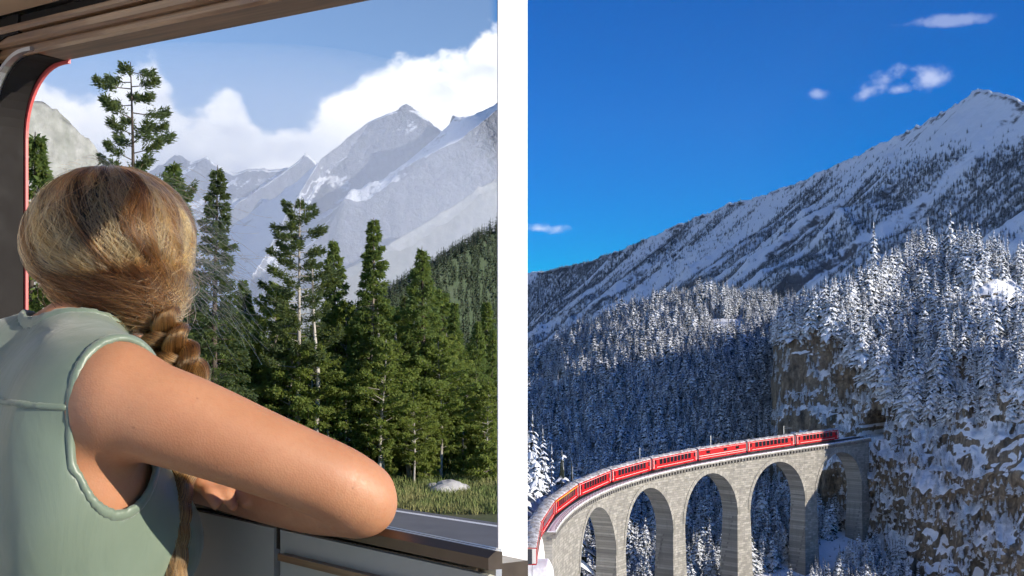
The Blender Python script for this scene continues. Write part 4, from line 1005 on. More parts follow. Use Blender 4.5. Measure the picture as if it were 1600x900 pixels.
def coach(s0, label, kind='coach'):
    a = trk(s0 + 0.5); b = trk(s0 + 0.5 + LC); d = (b - a); L = d.length; ang = math.atan2(d.y, d.x); tilt = math.atan2(d.z, math.hypot(d.x, d.y))
    root = empty('train_coach' if kind != 'loco' else 'electric_locomotive', (a + b) / 2); root.rotation_euler = (0, -tilt, ang); root.scale = (1, 1, 1.28); tag(root, label, 'train car' if kind != 'loco' else 'locomotive', 'coupled cars of the red train')
    h = L / 2; w = 1.36
    # body shell, slightly tucked in below and above
    prof = [(-w + 0.06, 0.30), (-w, 0.62), (-w, 2.25), (-w + 0.10, 2.62), (w - 0.10, 2.62), (w, 2.25), (w, 0.62), (w - 0.06, 0.30)]
    mb = MB(); mb.prism([(-h, y, z) for y, z in prof], [(h, y, z) for y, z in prof]); mb.build('body', M['red'], root)
    rp = [(-w + 0.07, 2.60)] + [((w - 0.05) * math.sin(t) , 2.60 + 0.36 * math.cos(t)) for t in np.linspace(-1.35, 1.35, 9)] + [(w - 0.07, 2.60)]
    mb = MB(); mb.prism([(-h + 0.08, y, z) for y, z in rp], [(h - 0.08, y, z) for y, z in rp])
    rf = mb.build('roof', M['roof_snow'], root)
    for sd in (-1, 1):
        y = sd * (w + 0.012)
        mb = MB(); mb.box((0, y, 0.72), (2 * h - 0.3, 0.03, 0.07)); mb.build('stripe', M['stripe'], root)
        mb = MB(); mb.box((0, y, 2.34), (2 * h - 0.3, 0.03, 0.05 if kind != 'first' else 0.16)); mb.build('stripe', M['yellow_band'] if kind == 'first' else M['stripe'], root)
        if kind == 'loco':
            for x in (-h * 0.62, h * 0.1, h * 0.62): mb = MB(); mb.box((x, y, 1.78), (1.6, 0.05, 0.55)); mb.build('window', M['coach_glass'], root)
            mb = MB(); mb.box((0, y, 1.15), (2 * h - 0.4, 0.04, 0.10)); mb.build('stripe', M['stripe'], root)
        else:
            n = 9; x0, x1 = -h + 3.1, h - 3.1
            for k in range(n):
                x = x0 + (x1 - x0) * (k + 0.5) / n; ww = (x1 - x0) / n * 0.74
                mb = MB(); mb.box((x, y, 1.74), (ww, 0.04, 1.06)); g = mb.build('window', M['coach_glass'], root)
            for x in (-h + 1.35, h - 1.35):
                mb = MB(); mb.box((x, y, 1.36), (1.15, 0.045, 1.95)); dr = mb.build('door', M['red'], root)
                mb = MB(); mb.box((x, sd * (w + 0.04), 1.75), (0.7, 0.03, 0.8)); mb.build('door_window', M['coach_glass'], dr)
                mb = MB(); mb.box((x + (0.75 if x > 0 else -0.75), y, 1.45), (0.16, 0.035, 1.75)); mb.build('stripe', M['stripe'], root)
    for x in (-h, h):
        mb = MB(); mb.box((x, 0, 1.45), (0.7, 1.1, 2.0)); mb.build('gangway', M['steel_dark'], root)
        mb = MB(); mb.box((x * 0.9985, 0, 1.5), (0.06, 2.45, 2.0)); mb.build('end_panel', M['stripe'], root)
    for x in (-h + 3.0, h - 3.0):
        mb = MB(); mb.box((x, 0, 0.16), (2.8, 1.8, 0.26)); bg = mb.build('bogie', M['steel_dark'], root)
        for dx in (-0.85, 0.85):
            for yy in (-0.62, 0.62):
                mb = MB(); mb.tube([(x + dx, yy - 0.06, 0.24), (x + dx, yy + 0.06, 0.24)], 0.33, 12); mb.build('wheel', M['steel_dark'], bg)
    mb = MB(); mb.box((0, 0, 0.22), (L * 0.45, 1.7, 0.3)); mb.build('underframe', M['steel_dark'], root)
    for k in range(5):
        x = -h * 0.8 + 1.6 * h * k / 4; mb = MB(); mb.box((x, 0.25 * (-1) ** k, 2.98), (0.9, 0.6, 0.14)); mb.build('roof_vent', M['roof_grey'], rf)
    if kind == 'loco':
        mb = MB()
        for yy in (-0.5, 0.5): mb.tube([(-1.2, yy, 3.05), (0.3, yy, 3.75), (-0.9, yy, 4.5)], 0.05, 5)
        mb.tube([(-0.9, -0.8, 4.52), (-0.9, 0.8, 4.52)], 0.05, 5); mb.build('pantograph', M['steel_dark'], root)
    return root
names = ['red coach at the rear of the train, beside the tunnel mouth', 'second red coach from the tunnel mouth', 'red locomotive with a bright snowy roof amid the coaches', 'red coach in front of the locomotive, above the third pier', 'red coach in the middle of the viaduct', 'red coach at the start of the bend', 'red coach with a yellow window band on the bend', 'leading coach seen from above with a grey snowy roof', 'foremost coach cut by the bottom of the window']
for k in range(9):
    s0 = sB - PITCH * (k + 1); coach(s0, names[k], 'loco' if k == 2 else ('first' if k == 6 else 'coach'))

# catenary masts and contact wire
def masts():
    for k, px in enumerate((922, 1022, 1130, 1243)):
        s = s_at_px(px); o = empty('catenary_mast', trk(s, -2.9, -0.4)); d = trk_dir(s); ang = math.atan2(d.y, d.x); o.rotation_euler = (0, 0, ang)
        tag(o, ['slim catenary mast at the bend of the line', 'slim catenary mast behind the middle coach', 'slim catenary mast behind the locomotive', 'slim catenary mast nearest the tunnel with a long arm'][k], 'mast', 'catenary masts')
        mb = MB(); mb.tube([(0, 0, 0), (0, 0, 6.4)], [0.14, 0.09], 6); mb.build('pole', M['alu'], o)
        mb = MB(); mb.tube([(0, 0, 5.6), (0, -3.0, 5.9)], 0.05, 5); mb.tube([(0, 0, 6.3), (0, -2.4, 5.9)], 0.03, 4); mb.build('arm', M['alu'], o)
    mb = MB(); ss = np.linspace(20, S_END + 4, 60); mb.tube([trk(s, 0, 4.55) for s in ss], 0.018, 3); o = mb.build('contact_wire', M['steel_dark']); tag(o, 'thin overhead contact wire above the track', 'wire')
masts()
# snow covered retaining wall with posts below the bend
def snow_fence():
    for k in range(7):
        p = P(884 + k * 6.5, 852 + k * 3.2, 205 - k * 2); p.z = float(mid_h(np.array([p.x]), np.array([p.y]))[0])
        o = empty('snow_post', p); tag(o, 'short dark post of the fence in the snow below the bend', 'post', 'fence posts below the bend')
        mb = MB(); mb.box((0, 0, 0.5), (0.25, 0.25, 1.6)); mb.build('post', M['steel_dark'], o); mb = MB(); mb.box((0, 0, 1.36), (0.36, 0.36, 0.12)); mb.build('snow_cap', M['snow_clean'], o)
snow_fence()
# ------------------------------------------------------------------ the passenger leaning on the sill
def surface_nets(f, org, h):
    s = f < 0; nx, ny, nz = f.shape
    cnt = np.zeros((nx - 1, ny - 1, nz - 1), np.uint8); off = [(a, b, c) for a in (0, 1) for b in (0, 1) for c in (0, 1)]
    for a, b, c in off: cnt += s[a:nx - 1 + a, b:ny - 1 + b, c:nz - 1 + c]
    I = np.argwhere((cnt > 0) & (cnt < 8)); ids = np.full(cnt.shape, -1, np.int32); ids[I[:, 0], I[:, 1], I[:, 2]] = np.arange(len(I))
    acc = np.zeros((len(I), 3)); n = np.zeros(len(I)); val = {o: f[I[:, 0] + o[0], I[:, 1] + o[1], I[:, 2] + o[2]] for o in off}
    for o in off:
        for ax in range(3):
            if o[ax]: continue
            q = list(o); q[ax] = 1; q = tuple(q); a, b = val[o], val[q]; m = (a < 0) != (b < 0); t = np.where(m, a / np.where(m, a - b, 1), 0)
            p = np.repeat(np.array(o, float)[None], len(I), 0); p[:, ax] += t; acc += p * m[:, None]; n += m
    V = org + h * (I + acc / n[:, None]); F_ = []
    for ax in range(3):
        sl0 = [slice(None)] * 3; sl1 = [slice(None)] * 3; sl0[ax] = slice(0, -1); sl1[ax] = slice(1, None)
        a = s[tuple(sl0)]; b = s[tuple(sl1)]; E = np.argwhere(a != b); u, w = [k for k in range(3) if k != ax]
        ok = (E[:, u] > 0) & (E[:, w] > 0) & (E[:, u] < f.shape[u] - 1) & (E[:, w] < f.shape[w] - 1); E = E[ok]
        def cid(du, dw): q = E.copy(); q[:, u] += du; q[:, w] += dw; return ids[q[:, 0], q[:, 1], q[:, 2]]
        quad = np.stack([cid(-1, -1), cid(0, -1), cid(0, 0), cid(-1, 0)], -1); inside = a[E[:, 0], E[:, 1], E[:, 2]]
        flip = inside if ax != 1 else ~inside
        F_.append(np.where(flip[:, None], quad, quad[:, ::-1]))
    F_ = np.concatenate(F_); return V, F_[(F_ >= 0).all(1)]
def relax(V, Fq, it, lam=0.5):
    e = np.concatenate([Fq[:, [0, 1]], Fq[:, [1, 2]], Fq[:, [2, 3]], Fq[:, [3, 0]]]); n = len(V); deg = np.bincount(e[:, 0], minlength=n) + np.bincount(e[:, 1], minlength=n)
    for k in range(it):
        s = np.zeros_like(V)
        for c in range(3): s[:, c] = np.bincount(e[:, 0], V[e[:, 1], c], n) + np.bincount(e[:, 1], V[e[:, 0], c], n)
        V = V + (lam if k % 2 == 0 else -lam * 0.94) * (s / np.maximum(deg, 1)[:, None] - V)
    return V
class Field:
    def __init__(s, lo, hi, h):
        s.lo = np.array(lo, float); s.h = h; s.n = np.ceil((np.array(hi) - s.lo) / h).astype(int) + 1; s.f = np.full(s.n, 0.5, np.float32)
    def block(s, lo, hi):
        a = np.clip(np.floor((np.array(lo) - s.lo) / s.h).astype(int), 0, s.n); b = np.clip(np.ceil((np.array(hi) - s.lo) / s.h).astype(int) + 1, 0, s.n)
        ax = [s.lo[k] + s.h * np.arange(a[k], b[k]) for k in range(3)]; X = np.stack(np.meshgrid(*ax, indexing='ij'), -1).astype(np.float32)
        return tuple(slice(a[k], b[k]) for k in range(3)), X
    def add(s, fn, lo, hi, k=0.02, sub=False):
        sl, X = s.block(np.array(lo) - 0.05, np.array(hi) + 0.05)
        if X.size == 0: return
        d = fn(X).astype(np.float32); a = s.f[sl]
        if sub: s.f[sl] = np.maximum(a, -d); return
        hh = np.clip(0.5 + 0.5 * (a - d) / k, 0, 1); s.f[sl] = a * (1 - hh) + d * hh - k * hh * (1 - hh)
    def cone(s, a, b, ra, rb, k=0.02):
        a = np.array(a, float); b = np.array(b, float); r = max(ra, rb)
        s.add(lambda X: d_cone(X, a, b, ra, rb), np.minimum(a, b) - r, np.maximum(a, b) + r, k)
    def chain(s, pts, rads, k=0.02):
        for i in range(len(pts) - 1): s.cone(pts[i], pts[i + 1], rads[i], rads[i + 1], k)
    def limb(s, pts, rads, k=0.008, n=26):
        pts = np.array(pts); t = np.concatenate([[0], np.cumsum(np.linalg.norm(np.diff(pts, axis=0), axis=1))]); u = np.linspace(0, t[-1], n)
        Pn = np.stack([np.interp(u, t, pts[:, c]) for c in range(3)], -1); Rn = np.interp(u, t, rads)
        for _ in range(5): Pn[1:-1] = 0.5 * Pn[1:-1] + 0.25 * (Pn[2:] + Pn[:-2]); Rn[1:-1] = 0.5 * Rn[1:-1] + 0.25 * (Rn[2:] + Rn[:-2])
        def fn(X):
            d = None
            for i in range(n - 1):
                e = d_cone(X, Pn[i], Pn[i + 1], Rn[i], Rn[i + 1]); d = e if d is None else np.minimum(d, e)
            return d
        m = max(rads); s.add(fn, Pn.min(0) - m, Pn.max(0) + m, k)
    def ell(s, c, R, rad, k=0.02):
        c = np.array(c, float); m = max(rad); s.add(lambda X: d_ell(X, c, R, rad), c - m, c + m, k)
def d_cone(X, a, b, ra, rb):
    d = b - a; t = np.clip(((X - a) @ d) / (d @ d), 0, 1); return np.linalg.norm(X - a - t[..., None] * d, axis=-1) - (ra + (rb - ra) * t)
def d_ell(X, c, R, rad):
    q = (X - c) @ R.T; k0 = np.linalg.norm(q / np.array(rad), axis=-1); k1 = np.linalg.norm(q / np.array(rad) ** 2, axis=-1); return np.where(k1 > 1e-6, k0 * (k0 - 1) / np.maximum(k1, 1e-6), -min(rad))
A3 = lambda v: np.array([v[0], v[1], v[2]], float)
fB = np.array([0.6, 0.8, 0.0]); rB = np.array([0.8, -0.6, 0.0]); zU = np.array([0, 0, 1.0]); RB = np.stack([rB, fB, zU])
RS = A3(P(192, 630, 1.30)); LS = RS - rB * 0.33; CT = (RS + LS) / 2
HC = A3(P(170, 388, 1.52)); fH = np.array([0.3, 0.954, 0.0]); rH = np.array([0.954, -0.3, 0.0]); RH = np.stack([rH, fH, zU])
FLOOR_Z = float(WP(0.5, -1.152, 0).z)
def torso_prims():
    return [('e', CT + zU * -0.115 + fB * 0.015, (0.148, 0.098, 0.165)), ('e', CT + zU * -0.33 + fB * 0.01, (0.132, 0.098, 0.21)), ('e', CT + zU * -0.55, (0.165, 0.118, 0.17)),
            ('e', CT + fB * 0.085 + rB * 0.065 + zU * -0.155, (0.062, 0.060, 0.065)), ('e', CT + fB * 0.085 - rB * 0.065 + zU * -0.155, (0.062, 0.060, 0.065)),
            ('e', RS - rB * 0.075 - fB * 0.022 - zU * 0.055, (0.062, 0.058, 0.10)), ('e', LS + rB * 0.075 - fB * 0.022 - zU * 0.055, (0.062, 0.058, 0.10)),
            ('c', RS + zU * 0.012 - rB * 0.03, LS + zU * 0.012 + rB * 0.03, 0.040, 0.040), ('c', CT + fB * 0.05 + zU * 0.065, RS + zU * 0.018 - rB * 0.02, 0.040, 0.036), ('c', CT + fB * 0.05 + zU * 0.065, LS + zU * 0.018 + rB * 0.02, 0.040, 0.036)]
def hand(B, wrist, dirn, up, side, curl, k=0.008):
    """palm and five bent fingers; dirn = knuckle direction, up = back of the hand, side = thumb side"""
    w, d, u, sd = [np.asarray(q, float) for q in (wrist, dirn, up, side)]
    for o in (-0.028, -0.010, 0.009, 0.027): B.cone(w + sd * o * 0.7, w + d * 0.082 + sd * o, 0.0125, 0.0105, 0.014)
    for o, L in ((0.029, 0.070), (0.010, 0.080), (-0.010, 0.074), (-0.028, 0.058)):
        p = w + d * 0.084 + sd * o; a = 0.0
        for q, f in enumerate((0.44, 0.32, 0.24)):
            a += curl * (0.6 if q == 0 else 1.0); v = d * math.cos(a) - u * math.sin(a); p2 = p + v * L * f; B.cone(p, p2, 0.0092 - 0.0007 * q, 0.0086 - 0.0008 * q, k); p = p2
    p = w + d * 0.022 + sd * 0.026
    for v, l, r in ((d * 0.75 + sd * 0.75 - u * 0.2, 0.036, 0.0115), (d * 0.95 + sd * 0.25 - u * 0.3, 0.032, 0.0100), (d * 1.0 - u * 0.4, 0.026, 0.0088)):
        v = v / np.linalg.norm(v); B.cone(p, p + v * l, r, r * 0.9, 0.010); p = p + v * l
def person():
    root = empty('person', (float(CT[0]), float(CT[1]), FLOOR_Z)); inv = np.array(root.location)
    tag(root, 'long haired person in a sage sleeveless top leaning on the window sill', 'person')
    B = Field((-1.02, 1.02, FLOOR_Z - 0.01), (0.0, 1.98, 0.31), 0.0046)
    for p in torso_prims():
        if p[0] == 'e': B.ell(p[1], RB, p[2], 0.05)
        else: B.cone(p[1], p[2], p[3], p[4], 0.045)
    # neck and head with a face
    nb = CT + fB * 0.05 + zU * 0.03; B.chain([nb, HC + zU * -0.075 - fH * 0.012], [0.056, 0.047], 0.03)
    B.ell(HC + zU * 0.012 - fH * 0.006, RH, (0.074, 0.093, 0.088), 0.02); B.ell(HC + fH * 0.028 - zU * 0.048, RH, (0.056, 0.064, 0.070), 0.03)
    B.cone(HC + fH * 0.060 - zU * 0.095, HC + fH * 0.066 - zU * 0.100, 0.022, 0.018, 0.025)
    B.cone(HC + fH * 0.086 + zU * 0.005, HC + fH * 0.106 - zU * 0.030, 0.007, 0.011, 0.012)
    for sg in (-1, 1):
        B.cone(HC + fH * 0.098 - zU * 0.036 + rH * sg * 0.010, HC + fH * 0.092 - zU * 0.036 + rH * sg * 0.013, 0.007, 0.006, 0.006)
        B.cone(HC + fH * 0.080 + zU * 0.020 + rH * sg * 0.014, HC + fH * 0.072 + zU * 0.022 + rH * sg * 0.048, 0.009, 0.008, 0.015)
        B.ell(HC + rH * sg * 0.077 - fH * 0.004 - zU * 0.008, RH, (0.010, 0.019, 0.032), 0.008)
        B.ell(HC + fH * 0.060 - zU * 0.024 + rH * sg * 0.040, RH, (0.020, 0.020, 0.022), 0.02)
    B.cone(HC + fH * 0.090 - zU * 0.058 - rH * 0.016, HC + fH * 0.090 - zU * 0.058 + rH * 0.016, 0.0065, 0.0065, 0.006); B.cone(HC + fH * 0.087 - zU * 0.069 - rH * 0.013, HC + fH * 0.087 - zU * 0.069 + rH * 0.013, 0.0075, 0.0075, 0.006)
    # right arm: upper arm along the window, elbow on the sill, forearm folded back along it
    pts = [RS, P(250, 648, 1.296), P(310, 668, 1.298), P(400, 704, 1.305), P(480, 736, 1.315), P(540, 762, 1.328), P(562, 776, 1.338)]
    B.limb([A3(p) for p in pts], [0.055, 0.0535, 0.0505, 0.0455, 0.0430, 0.0435, 0.040], 0.035)
    B.cone(A3(P(554, 780, 1.345)), A3(P(580, 794, 1.352)), 0.036, 0.024, 0.016)
    fore = [P(556, 788, 1.355), P(500, 783, 1.415), P(420, 771, 1.49), P(350, 764, 1.555), P(300, 760, 1.60)]
    B.limb([A3(p) for p in fore], [0.037, 0.041, 0.037, 0.029, 0.025], 0.014, 16)
    fd = A3(fore[4]) - A3(fore[3]); fd /= np.linalg.norm(fd); hand(B, A3(fore[4]), fd, zU, np.cross(zU, fd), 0.25)
    # left arm: along the sill from the left, hand lying over the right wrist
    le = A3(WP(0.80, 0.045, -0.02)); lw = A3(P(262, 742, 1.545))
    B.chain([LS, (LS + le) / 2 + np.array([-0.02, 0.02, -0.01]), le], [0.058, 0.047, 0.042], 0.03); B.chain([le, (le + lw) / 2, lw], [0.041, 0.038, 0.026], 0.03)
    hd = A3(P(310, 744, 1.50)) - lw; hd /= np.linalg.norm(hd); hand(B, lw, hd, zU, np.cross(hd, zU), 0.32)
    # legs: standing, knees a little bent
    for sg in (-1, 1):
        hip = CT + rB * sg * 0.085 - zU * 0.62; kn = hip + fB * 0.06 - zU * 0.27; an = np.array([*(hip[:2] + fB[:2] * -0.02 + rB[:2] * sg * 0.01), FLOOR_Z + 0.075])
        B.chain([hip, kn, (kn + an) / 2 - fB * 0.015, an], [0.090, 0.058, 0.052, 0.038], 0.03); B.cone(an - zU * 0.03 - fB * 0.03, an - zU * 0.045 + fB * 0.13, 0.036, 0.026, 0.02)
    V, Q = surface_nets(B.f, B.lo, B.h); V = relax(V, Q, 10)
    m, t = new_mat('skin'); ob = t.tc.outputs['Object']; n1 = t.noise(ob, 9, 4, 0.6); n2 = t.noise(ob, 170, 3, 0.6); vo = t.node('ShaderNodeTexVoronoi', None, Vector=ob, Scale=46.0)
    c = t.mix(t.rng(n1, 0.35, 0.65), (0.39, 0.172, 0.084), (0.46, 0.220, 0.115)); c = t.mix(t.rng(n2, 0.45, 0.75, 0, 0.25), c, (0.38, 0.145, 0.07))
    fr = t.math('MULTIPLY', t.rng(vo.outputs['Distance'], 0.10, 0.03, 0, 0.55, True), t.rng(n1, 0.50, 0.62)); c = t.mix(fr, c, (0.20, 0.075, 0.035))
    t.set(t.b, 'Base Color', c); t.set(t.b, 'Roughness', t.rng(n2, 0.3, 0.7, 0.48, 0.62)); t.b.inputs['Subsurface Weight'].default_value = 0.25; t.b.inputs['Subsurface Scale'].default_value = 0.008; t.b.inputs['Subsurface Radius'].default_value = (1.0, 0.35, 0.2)
    vb = t.node('ShaderNodeTexVoronoi', None, Vector=ob, Scale=420.0); bump(t, t.math('ADD', t.math('MULTIPLY', n2, 0.6), vb.outputs['Distance']), 0.12, 0.0012)
    body = link('body', np_mesh('body', V - inv, Q, True), m, root); body['label'] = 'bare tanned arms, neck and head'
    for sg in (-1, 1):
        bm = bmesh.new(); bmesh.ops.create_uvsphere(bm, u_segments=16, v_segments=10, radius=0.0115); me = bpy.data.meshes.new('eye'); bm.to_mesh(me); bm.free()
        link('eye', me, M['stripe'], root, tuple(HC + fH * 0.080 + rH * sg * 0.031 + zU * 0.002 - inv))
    # top: a thin shell over the torso, cut at the arms and neck, with bound edges
    lo, hi, h = np.array([-0.90, 1.10, CT[2] - 0.70]), np.array([-0.28, 1.72, 0.10]), 0.0040
    S = Field(lo, hi, h); _, X = S.block(lo, hi)
    T = Field(lo, hi, h); T.f[:] = 0.5
    for p in torso_prims():
        if p[0] == 'e': T.add(lambda X, p=p: d_ell(X, p[1], RB, p[2]), lo, hi, 0.05)
        else: T.add(lambda X, p=p: d_cone(X, p[1], p[2], p[3], p[4]), lo, hi, 0.045)
    q = (X - CT) @ RB.T; below = np.clip(-(X[..., 2] - CT[2]) / 0.4, 0, 1)
    fold = 0.0075 * np.sin(46 * q[..., 0] + 9 * q[..., 2] + 2.2 * np.sin(13 * q[..., 2])) * sstep(0.05, 0.6, below) + 0.0045 * np.sin(31 * q[..., 0] - 17 * q[..., 2] + 3 * np.sin(8 * q[..., 1])) * np.sin(23 * q[..., 2] + 11 * q[..., 0])
    dt = T.f - 0.010 - fold - 0.018 * below ** 1.3
    def smin(a, b, k): hh = np.clip(0.5 + 0.5 * (b - a) / k, 0, 1); return b * (1 - hh) + a * hh - k * hh * (1 - hh)
    def armhole(side, c, v):
        v = v / np.linalg.norm(v); e1 = np.array([-v[1], v[0], 0.0]); y = X - c; z = y[..., 2]; hx = y @ e1
        d = (np.sqrt((hx / 0.0515) ** 2 + (z / 0.0885) ** 2) - 1) * 0.0515; d = np.maximum(d, -(y @ v) - 0.10)
        J = RS if side > 0 else LS; out = np.maximum(-side * ((X - J) @ rB) + 0.002, (J[2] - 0.055) - X[..., 2]); return smin(d, out, 0.03)
    ah = [armhole(1, A3(P(199, 679, 1.27)), np.array([0.45, -0.89, 0])), armhole(-1, LS - zU * 0.045, np.array([-0.9, 0.43, 0]))]
    nk = d_cone(X, CT + fB * 0.052 + zU * 0.0, CT + fB * 0.07 + zU * 0.2, 0.068, 0.066)
    shell = np.abs(dt + 0.006) - 0.006
    for a in (*ah, nk): shell = np.maximum(shell, -a)
    shell = np.maximum(shell, (CT[2] - 0.66) - X[..., 2])
    V, Q = surface_nets(shell.astype(np.float32), lo, h); V = relax(V, Q, 6)
    m, t = new_mat('sage_satin'); ob = t.tc.outputs['Object']; n1 = t.noise(ob, 14, 4, 0.6); wv = t.noise(t.mapping(ob, (1, 1, 0.2)), 900, 2, 0.5); n3 = t.noise(t.mapping(ob, (1, 1, 0.35)), 22, 3, 0.5, dist=0.8)
    t.set(t.b, 'Base Color', t.mix(n1, (0.125, 0.170, 0.125), (0.165, 0.210, 0.155))); t.b.inputs['Roughness'].default_value = 0.42; t.b.inputs['Sheen Weight'].default_value = 0.25
    bump(t, t.math('ADD', t.math('MULTIPLY', wv, 0.04), n3), 0.4, 0.006); M['sage'] = m
    top = link('sleeveless_top', np_mesh('sleeveless_top', V - inv, Q, True), m, root); top['label'] = 'sage green sleeveless top with bound armholes'
    def tube(name, a, b, r):
        V, Q = surface_nets((np.sqrt(a * a + b * b) - r).astype(np.float32), lo, h); V = relax(V, Q, 6); return link(name, np_mesh(name, V - inv, Q, True), m, top)
    dm = dt + 0.0018
    tube('armhole_binding', dm, ah[0], 0.0046); tube('armhole_binding', dm, ah[1], 0.0045); tube('neck_binding', dm, nk, 0.0045)
    yoke = np.maximum(np.abs((X[..., 2] - CT[2]) + 0.020 + 0.10 * q[..., 0] ** 2) + 0 * dt, np.where(q[..., 1] < 0.02, -1, 1))
    yk = np.where((q[..., 1] < 0.0) & (np.minimum(ah[0], ah[1]) > 0.0) & (nk > 0), (X[..., 2] - CT[2]) - 0.004 + 0.3 * q[..., 0] ** 2, 0.2)
    tube('yoke_seam', dt + 0.0015, yk, 0.0046)
    # trousers
    Lg = Field((-0.80, 1.12, FLOOR_Z + 0.05), (-0.28, 1.72, CT[2] - 0.50), 0.008)
    Lg.ell(CT + zU * -0.55, RB, (0.175, 0.128, 0.165), 0.05)
    for sg in (-1, 1):
        hip = CT + rB * sg * 0.085 - zU * 0.62; kn = hip + fB * 0.06 - zU * 0.27; an = np.array([*(hip[:2] + fB[:2] * -0.02 + rB[:2] * sg * 0.01), FLOOR_Z + 0.075]); Lg.chain([hip, kn, an], [0.098, 0.070, 0.056], 0.04)
    V, Q = surface_nets(Lg.f, Lg.lo, Lg.h); V = relax(V, Q, 6); link('trousers', np_mesh('trousers', V - inv, Q, True), plain('blue_denim', (0.05, 0.07, 0.12), 0.85, var=0.3, scale=60), root)
    hair(root, inv)
    return root

def hair_mat():
    m = bpy.data.materials.new('brown_blonde_hair'); m.use_nodes = True; t = NT(m.node_tree); t.n.clear(); out = t.node('ShaderNodeOutputMaterial')
    h = t.n.new('ShaderNodeBsdfHairPrincipled'); h.parametrization = 'COLOR'
    at = t.node('ShaderNodeAttribute', {'attribute_name': 'tint'}); hi = t.node('ShaderNodeHairInfo')
    f = t.math('ADD', at.outputs['Fac'], t.math('MULTIPLY', t.math('SUBTRACT', hi.outputs['Random'], 0.5), 0.25)); f = t.math('ADD', f, t.math('MULTIPLY', hi.outputs['Intercept'], 0.10))
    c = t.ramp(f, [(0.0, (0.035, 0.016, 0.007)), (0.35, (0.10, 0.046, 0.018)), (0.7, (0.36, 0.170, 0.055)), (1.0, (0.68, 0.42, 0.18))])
    t.set(h, 'Color', c); h.inputs['Roughness'].default_value = 0.26; h.inputs['Radial Roughness'].default_value = 0.42; h.inputs['IOR'].default_value = 1.36
    t.l.new(h.outputs[0], out.inputs[0]); return m
def curves_obj(name, pts, rad, tint, mat, parent, inv):
    """pts (n, k, 3)"""
    n, k, _ = pts.shape; c = bpy.data.hair_curves.new(name); c.add_curves([k] * n)
    c.attributes['position'].data.foreach_set('vector', (pts - inv).astype(np.float32).ravel()) if 'position' in c.attributes else c.position_data.foreach_set('vector', (pts - inv).astype(np.float32).ravel())
    a = c.attributes.get('radius') or c.attributes.new('radius', 'FLOAT', 'POINT'); a.data.foreach_set('value', np.broadcast_to(rad, (n, k)).astype(np.float32).ravel())
    b = c.attributes.new('tint', 'FLOAT', 'CURVE'); b.data.foreach_set('value', np.asarray(tint, np.float32))
    c.materials.append(mat); o = bpy.data.objects.new(name, c); COL.objects.link(o); o.parent = parent; return o
